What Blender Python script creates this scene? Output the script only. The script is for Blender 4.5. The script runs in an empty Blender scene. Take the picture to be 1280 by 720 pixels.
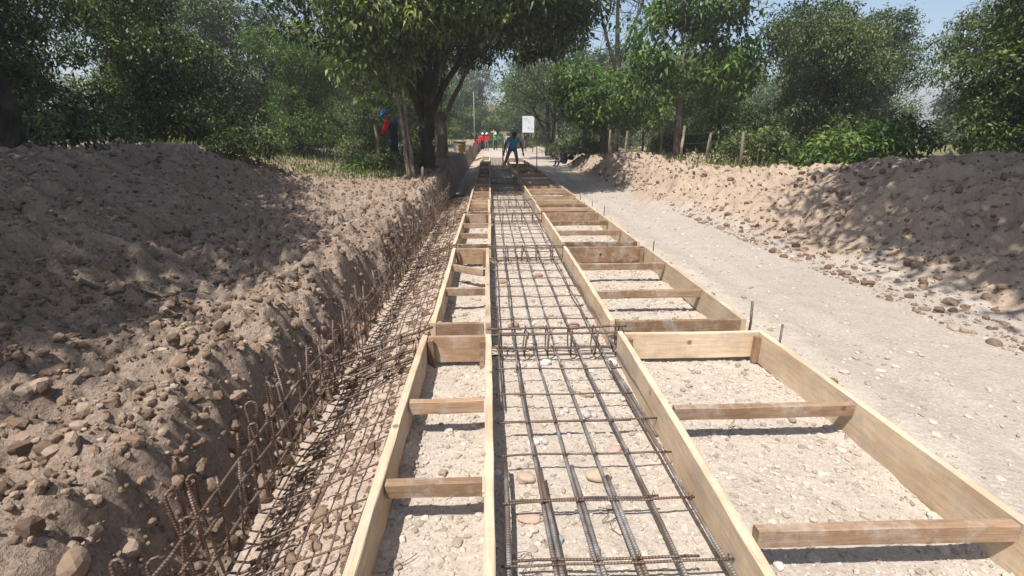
import bpy, math, random
import numpy as np
from mathutils import Vector, Matrix, Euler

# ------------------------------------------------------------------ camera, sky, sun, exposure
S = bpy.context.scene
COL = S.collection
R = math.radians
cam_d = bpy.data.cameras.new('camera')
cam_d.sensor_width = 36.0
cam_d.lens = 620.0 / 1280.0 * 36.0
cam_d.clip_start = 0.05
cam_d.clip_end = 3000
cam = bpy.data.objects.new('camera', cam_d)
COL.objects.link(cam)
cam.location = (0, 0, 1.6)
cam.rotation_euler = (R(90 - 17.2066), 0, R(-2.4702))
S.camera = cam

SHX, SHY = 0.30, 0.45                      # shadow displacement per metre of height
sun_dir = Vector((-SHX, -SHY, 1.0)).normalized()   # towards the sun
elev = math.asin(sun_dir.z)
w = bpy.data.worlds.new("World")
S.world = w
w.use_nodes = True
nt = w.node_tree
sky = nt.nodes.new('ShaderNodeTexSky')
sky.sky_type = 'NISHITA'
sky.sun_disc = False
sky.sun_elevation = elev
sky.sun_rotation = math.atan2(sun_dir.x, sun_dir.y)
sky.air_density = 1.0
sky.dust_density = 1.6
bg = nt.nodes['Background']
bg.inputs['Strength'].default_value = 0.10
nt.links.new(sky.outputs[0], bg.inputs[0])
sl = bpy.data.lights.new('sun', 'SUN')
sl.energy = 4.6
sl.angle = R(0.53)
sl.color = (1.0, 0.962, 0.905)
so = bpy.data.objects.new('sun', sl)
COL.objects.link(so)
so.rotation_euler = (-sun_dir).to_track_quat('-Z', 'Y').to_euler()
S.view_settings.view_transform = 'Standard'
S.view_settings.look = 'None'
S.view_settings.gamma = 1
S.view_settings.use_curve_mapping = False
S.view_settings.exposure = 0.8
try:
    S.cycles.max_bounces = 6
    S.cycles.transmission_bounces = 4
    S.cycles.volume_bounces = 0
    S.cycles.use_denoising = True
except Exception:
    pass

HAZE = 0.0023
rng = np.random.default_rng(7)
random.seed(7)

# ------------------------------------------------------------------ noise helpers
def _hash(ix, iy, seed):
    h = (ix.astype(np.int64) * 374761393 + iy.astype(np.int64) * 668265263 + seed * 1442695041) & 0xffffffff
    h = ((h ^ (h >> 13)) * 1274126177) & 0xffffffff
    h = h ^ (h >> 16)
    return (h & 0xffff) / 65535.0

def vnoise(x, y, seed=0):
    ix = np.floor(x); iy = np.floor(y)
    fx = x - ix; fy = y - iy
    fx = fx * fx * fx * (fx * (fx * 6 - 15) + 10); fy = fy * fy * fy * (fy * (fy * 6 - 15) + 10)
    a = _hash(ix, iy, seed); b = _hash(ix + 1, iy, seed)
    c = _hash(ix, iy + 1, seed); d = _hash(ix + 1, iy + 1, seed)
    return (a * (1 - fx) + b * fx) * (1 - fy) + (c * (1 - fx) + d * fx) * fy - 0.5

def fbm(x, y, f, octs, seed=0, gain=0.5):
    o = np.zeros_like(x, dtype=float); a = 1.0
    ang = 0.6
    for k in range(octs):
        c, s = math.cos(ang * k), math.sin(ang * k)
        o += a * vnoise((c * x - s * y) * f + 13.7 * k, (s * x + c * y) * f + 7.1 * k, seed + k * 17)
        a *= gain; f *= 2.03
    return o

def sstep(t):
    t = np.clip(t, 0, 1)
    return t * t * (3 - 2 * t)

# ------------------------------------------------------------------ object helpers
def tag(o, label=None, cat=None, group=None, kind=None):
    if label: o['label'] = label
    if cat: o['category'] = cat
    if group: o['group'] = group
    if kind: o['kind'] = kind
    return o

def empty(name, loc, label=None, cat=None, group=None, rz=0.0):
    o = bpy.data.objects.new(name, None)
    o.empty_display_size = 0.1
    COL.objects.link(o)
    o.location = loc
    o.rotation_euler = (0, 0, rz)
    return tag(o, label, cat, group)

def mesh_np(name, verts, faces, mats, parent=None, loc=(0, 0, 0), rot=(0, 0, 0), smooth=False, fmat=None, col=None):
    """verts (n,3) array; faces: (m,k) int array or list of arrays of faces with different k."""
    me = bpy.data.meshes.new(name)
    verts = np.asarray(verts, dtype=np.float32)
    if isinstance(faces, np.ndarray): faces = [faces]
    faces = [f for f in faces if len(f)]
    me.vertices.add(len(verts))
    me.vertices.foreach_set('co', verts.ravel())
    nl = sum(f.size for f in faces); nf = sum(len(f) for f in faces)
    me.loops.add(nl); me.polygons.add(nf)
    li = np.concatenate([f.ravel() for f in faces]).astype(np.int32)
    tot = np.concatenate([np.full(len(f), f.shape[1], dtype=np.int32) for f in faces])
    st = np.concatenate([[0], np.cumsum(tot)[:-1]]).astype(np.int32)
    me.loops.foreach_set('vertex_index', li)
    me.polygons.foreach_set('loop_start', st)
    try: me.polygons.foreach_set('loop_total', tot)
    except Exception: pass
    me.polygons.foreach_set('use_smooth', np.full(nf, bool(smooth)))
    if not isinstance(mats, (list, tuple)): mats = [mats]
    for m in mats: me.materials.append(m)
    if fmat is not None: me.polygons.foreach_set('material_index', np.asarray(fmat, dtype=np.int32))
    if col is not None:
        at = me.attributes.new('tint', 'FLOAT', 'POINT')
        at.data.foreach_set('value', np.asarray(col, dtype=np.float32))
    me.update(calc_edges=True)
    me.validate()
    o = bpy.data.objects.new(name, me)
    COL.objects.link(o)
    o.location = loc; o.rotation_euler = rot
    if parent is not None: o.parent = parent
    return o

class MB:
    """Collects quads and tubes into one mesh."""
    def __init__(s): s.v = []; s.q = []; s.t = []; s.n = 0
    def add(s, v, q=None, t=None):
        v = np.asarray(v, dtype=float)
        if q is not None and len(q): s.q.append(np.asarray(q) + s.n)
        if t is not None and len(t): s.t.append(np.asarray(t) + s.n)
        s.v.append(v); s.n += len(v)
    def box(s, c, d, M=None, bev=0.0):
        x, y, z = [k / 2 for k in d]
        if bev <= 0:
            v = np.array([[i * x, j * y, k * z] for i in (-1, 1) for j in (-1, 1) for k in (-1, 1)])
            q = [[0, 1, 3, 2], [4, 6, 7, 5], [0, 4, 5, 1], [2, 3, 7, 6], [0, 2, 6, 4], [1, 5, 7, 3]]
            if M is not None: v = v @ np.array(M).T
            s.add(v + np.array(c), q)
        else:
            b = min(bev, x * .45, y * .45, z * .45)
            v = []; idx = {}
            for i in (-1, 1):
                for j in (-1, 1):
                    for k in (-1, 1):
                        for ax in range(3):
                            p = [i * (x - b), j * (y - b), k * (z - b)]
                            p[ax] = (i * x, j * y, k * z)[ax]
                            idx[(i, j, k, ax)] = len(v); v.append(p)
            q = []; t = []
            sg = (-1, 1)
            for ax in range(3):
                o1, o2 = [(1, 2), (2, 0), (0, 1)][ax]
                for sv in sg:
                    f = []
                    for a, bb in ((-1, -1), (1, -1), (1, 1), (-1, 1)):
                        k = [0, 0, 0]; k[ax] = sv; k[o1] = a; k[o2] = bb
                        f.append(idx[(k[0], k[1], k[2], ax)])
                    if sv < 0: f = f[::-1]
                    q.append(f)
            for ax in range(3):
                o1, o2 = [(1, 2), (2, 0), (0, 1)][ax]
                for a in sg:
                    for bb in sg:
                        k0 = [0, 0, 0]; k1 = [0, 0, 0]
                        k0[ax] = -1; k1[ax] = 1
                        for k in (k0, k1): k[o1] = a; k[o2] = bb
                        f = [idx[tuple(k0) + (o1,)], idx[tuple(k1) + (o1,)], idx[tuple(k1) + (o2,)], idx[tuple(k0) + (o2,)]]
                        if a * bb < 0: f = f[::-1]
                        q.append(f[::-1])
            for i in sg:
                for j in sg:
                    for k in sg:
                        f = [idx[(i, j, k, 0)], idx[(i, j, k, 1)], idx[(i, j, k, 2)]]
                        if i * j * k < 0: f = f[::-1]
                        t.append(f)
            v = np.array(v)
            if M is not None: v = v @ np.array(M).T
            s.add(v + np.array(c), q, t)
    def tube(s, pts, rad, n=8, cap=True):
        pts = np.asarray(pts, dtype=float); k = len(pts)
        rad = np.full(k, rad) if np.isscalar(rad) else np.asarray(rad, dtype=float)
        tan = np.gradient(pts, axis=0); tan /= np.linalg.norm(tan, axis=1)[:, None] + 1e-9
        ref = np.array([0.0, 0, 1]) if abs(tan[0][2]) < 0.9 else np.array([1.0, 0, 0])
        u = np.cross(tan[0], ref); u /= np.linalg.norm(u)
        rings = []
        a = np.arange(n) / n * 2 * math.pi
        for i in range(k):
            u = u - tan[i] * np.dot(u, tan[i]); u /= np.linalg.norm(u) + 1e-9
            w_ = np.cross(tan[i], u)
            rings.append(pts[i] + rad[i] * (np.cos(a)[:, None] * u + np.sin(a)[:, None] * w_))
        v = np.concatenate(rings)
        i0 = np.arange(n); i1 = (i0 + 1) % n
        q = np.concatenate([np.stack([j * n + i0, j * n + i1, (j + 1) * n + i1, (j + 1) * n + i0], 1) for j in range(k - 1)])
        t = []
        if cap:
            v = np.concatenate([v, pts[:1], pts[-1:]])
            t = np.concatenate([np.stack([i1, i0, np.full(n, k * n)], 1), np.stack([(k - 1) * n + i0, (k - 1) * n + i1, np.full(n, k * n + 1)], 1)])
        s.add(v, q, t if cap else None)
    def build(s, name, mat, parent=None, loc=(0, 0, 0), rot=(0, 0, 0), smooth=False, **kw):
        f = []
        if s.q: f.append(np.concatenate(s.q))
        if s.t: f.append(np.concatenate(s.t))
        return mesh_np(name, np.concatenate(s.v), f, mat, parent, loc, rot, smooth, **kw)

# ------------------------------------------------------------------ materials
class NT:
    def __init__(s, name):
        s.m = bpy.data.materials.new(name); s.m.use_nodes = True
        s.t = s.m.node_tree; s.b = s.t.nodes['Principled BSDF']; s.out = s.t.nodes['Material Output']
    def n(s, typ, **kw):
        nd = s.t.nodes.new(typ)
        for k, v in kw.items():
            if k.startswith('i_'): nd.inputs[k[2:].replace('_', ' ')].default_value = v
            else: setattr(nd, k, v)
        return nd
    def l(s, a, b): s.t.links.new(a, b)
    def noise(s, vec, scale, detail=5, rough=0.55, dist=0.0):
        nd = s.n('ShaderNodeTexNoise'); nd.inputs['Scale'].default_value = scale
        nd.inputs['Detail'].default_value = detail; nd.inputs['Roughness'].default_value = rough
        nd.inputs['Distortion'].default_value = dist
        if vec is not None: s.l(vec, nd.inputs['Vector'])
        return nd.outputs['Fac']
    def ramp(s, fac, stops):
        nd = s.n('ShaderNodeValToRGB'); el = nd.color_ramp.elements
        while len(el) < len(stops): el.new(0.5)
        for e, (p, c) in zip(el, stops): e.position = p; e.color = (*c, 1)
        s.l(fac, nd.inputs[0]); return nd.outputs[0]
    def mix(s, fac, a, b, mode='MIX'):
        nd = s.n('ShaderNodeMix', data_type='RGBA', blend_type=mode)
        for inp, v in ((nd.inputs[0], fac), (nd.inputs[6], a), (nd.inputs[7], b)):
            if isinstance(v, (int, float)): inp.default_value = v
            elif isinstance(v, tuple): inp.default_value = (*v, 1)
            else: s.l(v, inp)
        return nd.outputs[2]
    def bump(s, h, strength, dist, prev=None):
        nd = s.n('ShaderNodeBump'); nd.inputs['Strength'].default_value = strength; nd.inputs['Distance'].default_value = dist
        s.l(h, nd.inputs['Height'])
        if prev is not None: s.l(prev, nd.inputs['Normal'])
        return nd.outputs[0]
    def fin(s, col, rough=0.85, nrm=None, metal=0.0, spec=0.3):
        if isinstance(col, tuple): s.b.inputs['Base Color'].default_value = (*col, 1)
        else: s.l(col, s.b.inputs['Base Color'])
        s.b.inputs['Roughness'].default_value = rough
        s.b.inputs['Metallic'].default_value = metal
        s.b.inputs['Specular IOR Level'].default_value = spec
        if nrm is not None: s.l(nrm, s.b.inputs['Normal'])
        return s.m

def earth_mat(name, dark, mid, light, bumps=(0.6, 0.02), scale=1.0, second=None, grit=0.4):
    k = NT(name)
    p = k.n('ShaderNodeNewGeometry').outputs['Position']
    big = k.noise(p, 0.9 * scale, 4, 0.6)
    med = k.noise(p, 6 * scale, 6, 0.65)
    fin = k.noise(p, 60 * scale, 5, 0.7)
    vor = k.n('ShaderNodeTexVoronoi'); vor.inputs['Scale'].default_value = 42 * scale; k.l(p, vor.inputs['Vector'])
    vor2 = k.n('ShaderNodeTexVoronoi'); vor2.inputs['Scale'].default_value = 130 * scale; k.l(p, vor2.inputs['Vector'])
    def pal(dark, mid, light):
        c = k.ramp(med, [(0.25, dark), (0.5, mid), (0.75, light)])
        c2 = k.ramp(big, [(0.3, tuple(x * 0.82 for x in mid)), (0.7, light)])
        c = k.mix(0.45, c, c2)
        return k.mix(0.5, c, k.ramp(fin, [(0.3, dark), (0.55, mid), (0.75, light)]))
    c = pal(dark, mid, light)
    if second:
        at = k.n('ShaderNodeAttribute', attribute_name='tint')
        ad = k.n('ShaderNodeMath', operation='ADD'); k.l(at.outputs['Fac'], ad.inputs[0])
        sb = k.n('ShaderNodeMath', operation='MULTIPLY_ADD'); k.l(med, sb.inputs[0]); sb.inputs[1].default_value = 1.6; sb.inputs[2].default_value = -0.8
        k.l(sb.outputs[0], ad.inputs[1])
        c = k.mix(k.ramp(ad.outputs[0], [(0.3, (0, 0, 0)), (0.7, (1, 1, 1))]), c, pal(*second))
    g = k.ramp(vor2.outputs['Color'], [(0.1, (0.75, 0.72, 0.68)), (0.5, (1, 1, 1)), (0.9, (1.2, 1.17, 1.12))])
    c = k.mix(grit, c, g, 'MULTIPLY')
    n1 = k.bump(med, bumps[0] * 0.6, bumps[1] * 3)
    n2 = k.bump(vor.outputs['Distance'], bumps[0] * 0.5, bumps[1] * 0.8, n1)
    n3 = k.bump(fin, bumps[0], bumps[1], n2)
    return k.fin(c, 0.95, n3, spec=0.15)

def wood_mat(name, dark, mid, light, stain=0.35):
    k = NT(name)
    oi = k.n('ShaderNodeObjectInfo')
    tc = k.n('ShaderNodeTexCoord').outputs['Object']
    add = k.n('ShaderNodeVectorMath', operation='ADD')
    mul = k.n('ShaderNodeVectorMath', operation='SCALE'); mul.inputs['Scale'].default_value = 37.0
    comb = k.n('ShaderNodeCombineXYZ')
    for i in range(3): k.l(oi.outputs['Random'], comb.inputs[i])
    k.l(comb.outputs[0], mul.inputs[0]); k.l(tc, add.inputs[0]); k.l(mul.outputs[0], add.inputs[1])
    mp = k.n('ShaderNodeMapping'); mp.inputs['Scale'].default_value = (1.2, 14, 14); k.l(add.outputs[0], mp.inputs['Vector'])
    g = k.noise(mp.outputs[0], 3.0, 6, 0.65, 1.2)
    mp2 = k.n('ShaderNodeMapping'); mp2.inputs['Scale'].default_value = (0.9, 40, 40); k.l(add.outputs[0], mp2.inputs['Vector'])
    g2 = k.noise(mp2.outputs[0], 5.0, 3, 0.6)
    # saw marks run across the board
    mp3 = k.n('ShaderNodeMapping'); mp3.inputs['Scale'].default_value = (55, 1.5, 1.5); k.l(add.outputs[0], mp3.inputs['Vector'])
    saw = k.noise(mp3.outputs[0], 1.6, 2, 0.5)
    big = k.noise(add.outputs[0], 2.4, 4, 0.6)
    c = k.ramp(g, [(0.28, dark), (0.5, mid), (0.72, light)])
    c = k.mix(0.35, c, k.ramp(g2, [(0.35, dark), (0.6, light)]))
    c = k.mix(0.12, c, k.ramp(saw, [(0.35, mid), (0.6, light)]))
    st = k.ramp(big, [(0.38, (0.55, 0.47, 0.40)), (0.58, (1, 1, 1))])
    c = k.mix(stain, c, st, 'MULTIPLY')
    hs = k.n('ShaderNodeHueSaturation')
    mr = k.n('ShaderNodeMapRange'); mr.inputs['To Min'].default_value = 0.68; mr.inputs['To Max'].default_value = 1.15
    k.l(oi.outputs['Random'], mr.inputs[0]); k.l(mr.outputs[0], hs.inputs['Value']); k.l(c, hs.inputs['Color'])
    # splashes of pale mud on the boards
    mud = k.ramp(k.noise(add.outputs[0], 9, 6, 0.7), [(0.48, (0, 0, 0)), (0.66, (1, 1, 1))])
    c = k.mix(mud, hs.outputs[0], k.mix(0.6, hs.outputs[0], (0.38, 0.33, 0.28)))
    kn = k.n('ShaderNodeTexVoronoi'); kn.inputs['Scale'].default_value = 4.5; k.l(add.outputs[0], kn.inputs['Vector'])
    c = k.mix(k.ramp(kn.outputs['Distance'], [(0.05, (1, 1, 1)), (0.11, (0, 0, 0))]), c, tuple(x * .55 for x in dark))
    n1 = k.bump(g2, 0.35, 0.004); n2 = k.bump(saw, 0.3, 0.003, n1)
    return k.fin(c, 0.8, n2, spec=0.2)

def simple_mat(name, c, var=0.25, scale=20, rough=0.8, metal=0.0, bump=0.2, spec=0.3):
    k = NT(name)
    tc = k.n('ShaderNodeTexCoord').outputs['Object']
    f = k.noise(tc, scale, 5, 0.6)
    col = k.ramp(f, [(0.3, tuple(x * (1 - var) for x in c)), (0.7, tuple(min(1, x * (1 + var)) for x in c))])
    return k.fin(col, rough, k.bump(f, bump, 0.01), metal, spec)

def leaf_mat(name, dark, mid, light, trans=0.35):
    k = NT(name)
    at = k.n('ShaderNodeAttribute', attribute_name='tint')
    c = k.ramp(at.outputs['Fac'], [(0.0, dark), (0.55, mid), (0.95, light)])
    k.fin(c, 0.5, None, spec=0.35)
    tr = k.n('ShaderNodeBsdfTranslucent')
    c2 = k.mix(1.0, c, (1.25, 1.35, 0.45), 'MULTIPLY')
    k.l(c2, tr.inputs[0])
    mx = k.n('ShaderNodeMixShader'); mx.inputs[0].default_value = trans
    k.l(k.b.outputs[0], mx.inputs[1]); k.l(tr.outputs[0], mx.inputs[2]); k.l(mx.outputs[0], k.out.inputs[0])
    return k.m

def bark_mat(name, dark, light):
    k = NT(name)
    tc = k.n('ShaderNodeTexCoord').outputs['Object']
    mp = k.n('ShaderNodeMapping'); mp.inputs['Scale'].default_value = (9, 9, 1.6); k.l(tc, mp.inputs['Vector'])
    a = k.noise(mp.outputs[0], 2.0, 6, 0.7, 0.6); b = k.noise(tc, 1.6, 4, 0.6)
    c = k.ramp(a, [(0.3, dark), (0.7, light)])
    c = k.mix(k.ramp(b, [(0.52, (0, 0, 0)), (0.62, (1, 1, 1))]), c, tuple(x * 1.5 for x in light))
    return k.fin(c, 0.9, k.bump(a, 0.8, 0.03), spec=0.15)

def rebar_mat(name, axis, stops, rust, rust_lo=0.48, metal=0.45):
    k = NT(name)
    p = k.n('ShaderNodeNewGeometry').outputs['Position']
    a = k.noise(p, 14, 6, 0.65); b = k.noise(p, 3.0, 3, 0.5)
    c = k.ramp(a, [(0.30, stops[0]), (0.5, stops[1]), (0.72, stops[2])])
    c = k.mix(k.ramp(b, [(rust_lo, (0, 0, 0)), (rust_lo + .18, (1, 1, 1))]), c, rust)
    wv = k.n('ShaderNodeTexWave', wave_type='BANDS', bands_direction=axis)
    wv.inputs['Scale'].default_value = 26; wv.inputs['Distortion'].default_value = 0.3
    k.l(p, wv.inputs['Vector'])
    return k.fin(c, 0.5, k.bump(wv.outputs['Fac'], 0.6, 0.003), metal=metal, spec=0.4)

M_bed = earth_mat('gravelly sand', (0.27, 0.225, 0.18), (0.405, 0.35, 0.293), (0.515, 0.46, 0.395), (0.7, 0.012))
ROADP = ((0.25, 0.208, 0.17), (0.355, 0.308, 0.262), (0.45, 0.40, 0.35))
M_road = earth_mat('dusty road earth', *ROADP, (0.6, 0.02), 0.8, ((0.27, 0.225, 0.18), (0.405, 0.35, 0.293), (0.515, 0.46, 0.395)))
M_bank = earth_mat('excavated brown earth', (0.155, 0.108, 0.078), (0.30, 0.225, 0.172), (0.45, 0.365, 0.29), (0.9, 0.03), 0.8)
M_mound = earth_mat('pale mound earth', (0.20, 0.14, 0.10), (0.34, 0.26, 0.195), (0.47, 0.38, 0.30), (0.6, 0.02), 0.8, ROADP)
M_far = earth_mat('grassy soil', (0.07, 0.075, 0.03), (0.15, 0.14, 0.065), (0.26, 0.22, 0.13), (0.8, 0.05), 0.5)
M_wpale = wood_mat('pale sawn board', (0.36, 0.25, 0.158), (0.51, 0.385, 0.26), (0.63, 0.505, 0.365), 0.5)
M_wbrown = wood_mat('brown sawn board', (0.11, 0.062, 0.035), (0.20, 0.12, 0.07), (0.32, 0.21, 0.13), 0.6)
M_wmid = wood_mat('sawn batten', (0.19, 0.11, 0.065), (0.33, 0.21, 0.125), (0.46, 0.32, 0.21), 0.5)
GREYST = ((0.10, 0.087, 0.078), (0.21, 0.19, 0.175), (0.33, 0.31, 0.295))
BROWNST = ((0.06, 0.042, 0.034), (0.13, 0.098, 0.08), (0.22, 0.175, 0.15))
RUSTST = ((0.045, 0.030, 0.023), (0.13, 0.09, 0.068), (0.23, 0.17, 0.135))
M_barY = rebar_mat('grey ribbed steel', 'Y', GREYST, (0.15, 0.098, 0.072), 0.47, .35)
M_barX = rebar_mat('brownish ribbed steel', 'X', BROWNST, (0.14, 0.075, 0.048))
M_barZ = rebar_mat('brownish upright steel', 'Z', BROWNST, (0.14, 0.075, 0.048))
M_rusY = rebar_mat('rusty steel along', 'Y', RUSTST, (0.115, 0.062, 0.042), .48, .25)
M_rusX = rebar_mat('rusty steel across', 'X', RUSTST, (0.115, 0.062, 0.042), .48, .25)
M_rusZ = rebar_mat('rusty steel upright', 'Z', RUSTST, (0.115, 0.062, 0.042), .48, .25)
M_strip = earth_mat('reddish trench earth', (0.26, 0.19, 0.145), (0.41, 0.32, 0.255), (0.53, 0.44, 0.365), (0.8, 0.015))
M_bark_d = bark_mat('dark mossy bark', (0.012, 0.011, 0.009), (0.05, 0.045, 0.035))
M_bark_p = bark_mat('pale bark', (0.07, 0.055, 0.042), (0.22, 0.18, 0.14))
M_leaf_d = leaf_mat('dark glossy leaf', (0.007, 0.014, 0.005), (0.042, 0.068, 0.018), (0.17, 0.215, 0.07), 0.28)
M_leaf_m = leaf_mat('mid green leaf', (0.022, 0.038, 0.012), (0.07, 0.105, 0.03), (0.19, 0.235, 0.075), 0.36)
M_leaf_l = leaf_mat('light olive leaf', (0.03, 0.044, 0.014), (0.10, 0.14, 0.042), (0.25, 0.29, 0.105), 0.38)
M_leaf_b = leaf_mat('bright green leaf', (0.03, 0.06, 0.014), (0.075, 0.14, 0.030), (0.17, 0.25, 0.06), 0.38)
M_leaf_g = leaf_mat('greyish leaf', (0.025, 0.035, 0.018), (0.07, 0.098, 0.04), (0.18, 0.205, 0.10), 0.3)
M_grass = leaf_mat('grass blade', (0.04, 0.06, 0.015), (0.11, 0.15, 0.04), (0.26, 0.26, 0.10), 0.35)

# ------------------------------------------------------------------ terrain shape
X_WALL = -1.10
def h_bed(x, y):
    z = 0.016 * fbm(x, y, 3.0, 3, 3) + 0.009 * fbm(x, y, 22, 4, 5, 0.62)
    for xb in (-0.46, -0.02, 0.95, 1.97):     # soil pushed up against the boards
        z = z + np.exp(-((x - xb) / .05) ** 2) * np.clip(.022 + .07 * fbm(x * 0 + xb, y, 2.2, 3, 15), 0, .06)
    left = sstep((-0.50 - x) / 0.5)
    z = z - 0.12 * left + left * 0.02 * fbm(x, y, 6, 4, 9)
    dig = np.exp(-((y - 14.4) / 1.5) ** 2) * sstep((-0.68 - x) / 0.22)
    return z - 0.6 * dig

def h_bank(x, y):
    t = sstep((X_WALL - x + .05 * fbm(x * 0, y, 2.3, 3, 23)) / 0.30)
    ed = 0.06 * fbm(x * 0 + 1.3, y, 1.1, 3, 21)
    base = 0.47 + 0.012 * np.clip(y - 8, 0, 40) + ed
    bot = -0.12 - 0.6 * np.exp(-((y - 14.4) / 1.5) ** 2)
    z = bot + (base - bot) * t
    xr = 1.75 + 0.235 * np.clip(y - 2.5, 0, 40)
    rise = sstep((-x - xr) / 2.8)
    fade = 1 - 0.75 * sstep((y - 10) / 10)
    z = z + 0.85 * rise * fade
    rg = 1 - np.abs(fbm(x, y, 2.6, 4, 33, 0.55)) * 2.2
    z = z + t * (0.10 * fbm(x, y, 1.3, 4, 31) + 0.12 * (rg - .6) + 0.22 * rise * fbm(x + .4 * y, y, .9, 3, 35) + 0.09 * fbm(x, y, 7, 4, 37, 0.62) + 0.04 * fbm(x, y, 21, 3, 41, .6) + .014 * fbm(x, y, 60, 2, 43))
    # slump gullies down the trench face
    face = np.clip(1 - np.abs((X_WALL - 0.2 - x)) / 0.35, 0, 1)
    z = z + face * (0.05 * fbm(x * 2, y, 4.0, 3, 47) + 0.05 * fbm(x, y, 16, 3, 48))
    return z

def h_road(x, y):
    z = -0.004 + 0.02 * fbm(x, y, 0.8, 3, 51) + 0.007 * fbm(x, y, 16, 3, 53)
    wx = x + .12 * fbm(x * 0, y, .35, 2, 57)
    rut = -0.03 * np.exp(-((wx - 2.75) / 0.16) ** 2) - 0.03 * np.exp(-((wx - 4.1) / 0.16) ** 2) + .015 * np.exp(-((wx - 3.0) / 0.12) ** 2) + 0.008 * fbm(x, y * .3, 9, 3, 58)
    return z + rut * sstep((x - 2.2) / 0.3)

def x_edge(y):
    return 3.75 + 0.75 * sstep((12.5 - y) / 5) + 0.5 * sstep((y - 23) / 12)

def h_verge(x, y):
    e = x_edge(y) + 0.22 * fbm(x * 0, y, 0.55, 3, 61)
    t = sstep((x - e) / 1.05)
    hump = 0.50 + 0.42 * fbm(x * 0.4, y, 0.42, 2, 63) + 0.25 * np.exp(-((y - 18.0) / 1.3) ** 2) + 0.15 * np.exp(-((y - 23.5) / 1.3) ** 2)
    hump = hump * (1 - 0.6 * sstep((y - 27) / 8))
    z = -0.01 + t * hump
    near = sstep((13.0 - y) / 4)
    z = z + 0.6 * near * sstep((x - 5.0) / 2.6)
    rg = 1 - np.abs(fbm(x, y, 1.9, 4, 66, 0.55)) * 2.2
    z = z + t * (0.10 * fbm(x, y, 1.6, 4, 65) + 0.20 * (rg - .6) + 0.2 * near * fbm(x, y, .8, 3, 64) + 0.08 * fbm(x, y, 6, 4, 67, 0.6) + 0.03 * fbm(x, y, 22, 3, 69, .6))
    return z

def ladder(y0, y1, d0, k):
    out = [y0]
    while out[-1] < y1: out.append(out[-1] + max(d0, k * abs(out[-1])))
    return np.array(out)

def sheet(name, xs, ys, hf, mat, tf=None):
    X, Y = np.meshgrid(xs, ys)
    Z = hf(X, Y)
    v = np.stack([X.ravel(), Y.ravel(), Z.ravel()], 1)
    nx, ny = len(xs), len(ys)
    i = np.arange(nx - 1)[None, :] + np.arange(ny - 1)[:, None] * nx
    i = i.ravel()
    f = np.stack([i, i + 1, i + 1 + nx, i + nx], 1)
    o = mesh_np(name, v, f, mat, smooth=True, col=None if tf is None else tf(X, Y).ravel())
    return tag(o, kind='structure')

ys_f = ladder(-3.0, 1.0, 0.06, 0)
ys_n = np.concatenate([ys_f[:-1], ladder(1.0, 64, 0.014, 0.0048)])
sheet('gravel_bed', np.linspace(-0.50, 2.06, 165), ys_n, h_bed, M_bed)
sheet('earth_strip', np.linspace(X_WALL - .2, -0.50, 52), ys_n, h_bed, M_strip)
xs_b = -np.concatenate([np.linspace(-X_WALL, 2.2, 80), ladder(2.23, 16, 0.03, 0.009)])[::-1]
ys_b = np.concatenate([ladder(-3, 1.0, 0.1, 0)[:-1], ladder(1.0, 64, 0.022, 0.0058)])
sheet('earth_bank', xs_b, ys_b, h_bank, M_bank)
sheet('road', np.linspace(2.06, 3.6, 45), ys_b, h_road, M_road, lambda x, y: 1 - sstep((x - 2.15 - .25 * fbm(x * 0, y, .8, 3, 81)) / .5))
sheet('earth_verge', np.concatenate([np.linspace(3.6, 7.5, 90), ladder(7.55, 18, 0.08, 0.012)]), ys_b,
      lambda x, y: np.where(x < 3.62, h_road(x, y), h_verge(x, y) + (1 - sstep((x - 3.6) / 0.3)) * (h_road(x, y) - h_verge(x, y))), M_mound,
      lambda x, y: 1.25 * (1 - sstep((x - x_edge(y) + .35 - .5 * fbm(x * .3, y, .7, 3, 83)) / .9)))
def h_far(x, y):
    return -0.25 + 0.0 * x
def h_hill(y): return -0.05 + 0.012 * (y - 60) + 7.0 * sstep((y - 66) / 50)
sheet('ground', np.linspace(-900, 900, 13), np.linspace(-900, 900, 13), h_far, M_far)
# the land beyond the works: soil and grass floor under the trees
sheet('forest_floor', np.linspace(-70, 70, 90), np.linspace(62.5, 130, 50), lambda x, y: h_hill(y) + 0.3 * fbm(x, y, 0.2, 3, 71), M_far)
sheet('field', np.linspace(-70, -15.5, 40), np.linspace(-3, 63, 50), lambda x, y: 0.55 + 0.5 * fbm(x, y, 0.15, 3, 73), M_far)
sheet('meadow', np.linspace(17.6, 70, 40), np.linspace(-3, 63, 50), lambda x, y: 0.45 + 0.5 * fbm(x, y, 0.15, 3, 75), M_far)

def zb(x, y): return float(h_bank(np.array([float(x)]), np.array([float(y)]))[0])
def zv(x, y): return float(h_verge(np.array([float(x)]), np.array([float(y)]))[0])
def z0(x, y): return float(h_bed(np.array([float(x)]), np.array([float(y)]))[0])

# ------------------------------------------------------------------ dusty air
mb = MB(); mb.box((0, 90, 14), (1860, 1860, 36))
hz = mb.build('haze', simple_mat('dusty air', (1, 1, 1)))
hm = hz.data.materials[0].node_tree
vol = hm.nodes.new('ShaderNodeVolumePrincipled'); vol.inputs['Color'].default_value = (.93, .92, .90, 1); vol.inputs['Density'].default_value = HAZE
vol.inputs['Anisotropy'].default_value = 0.3
o_ = [n for n in hm.nodes if n.type == 'OUTPUT_MATERIAL'][0]
for l_ in list(o_.inputs['Surface'].links): hm.links.remove(l_)
hm.links.new(vol.outputs[0], o_.inputs['Volume'])
tag(hz, 'thin dust hanging in the air over the site', 'haze', kind='stuff')

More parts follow.
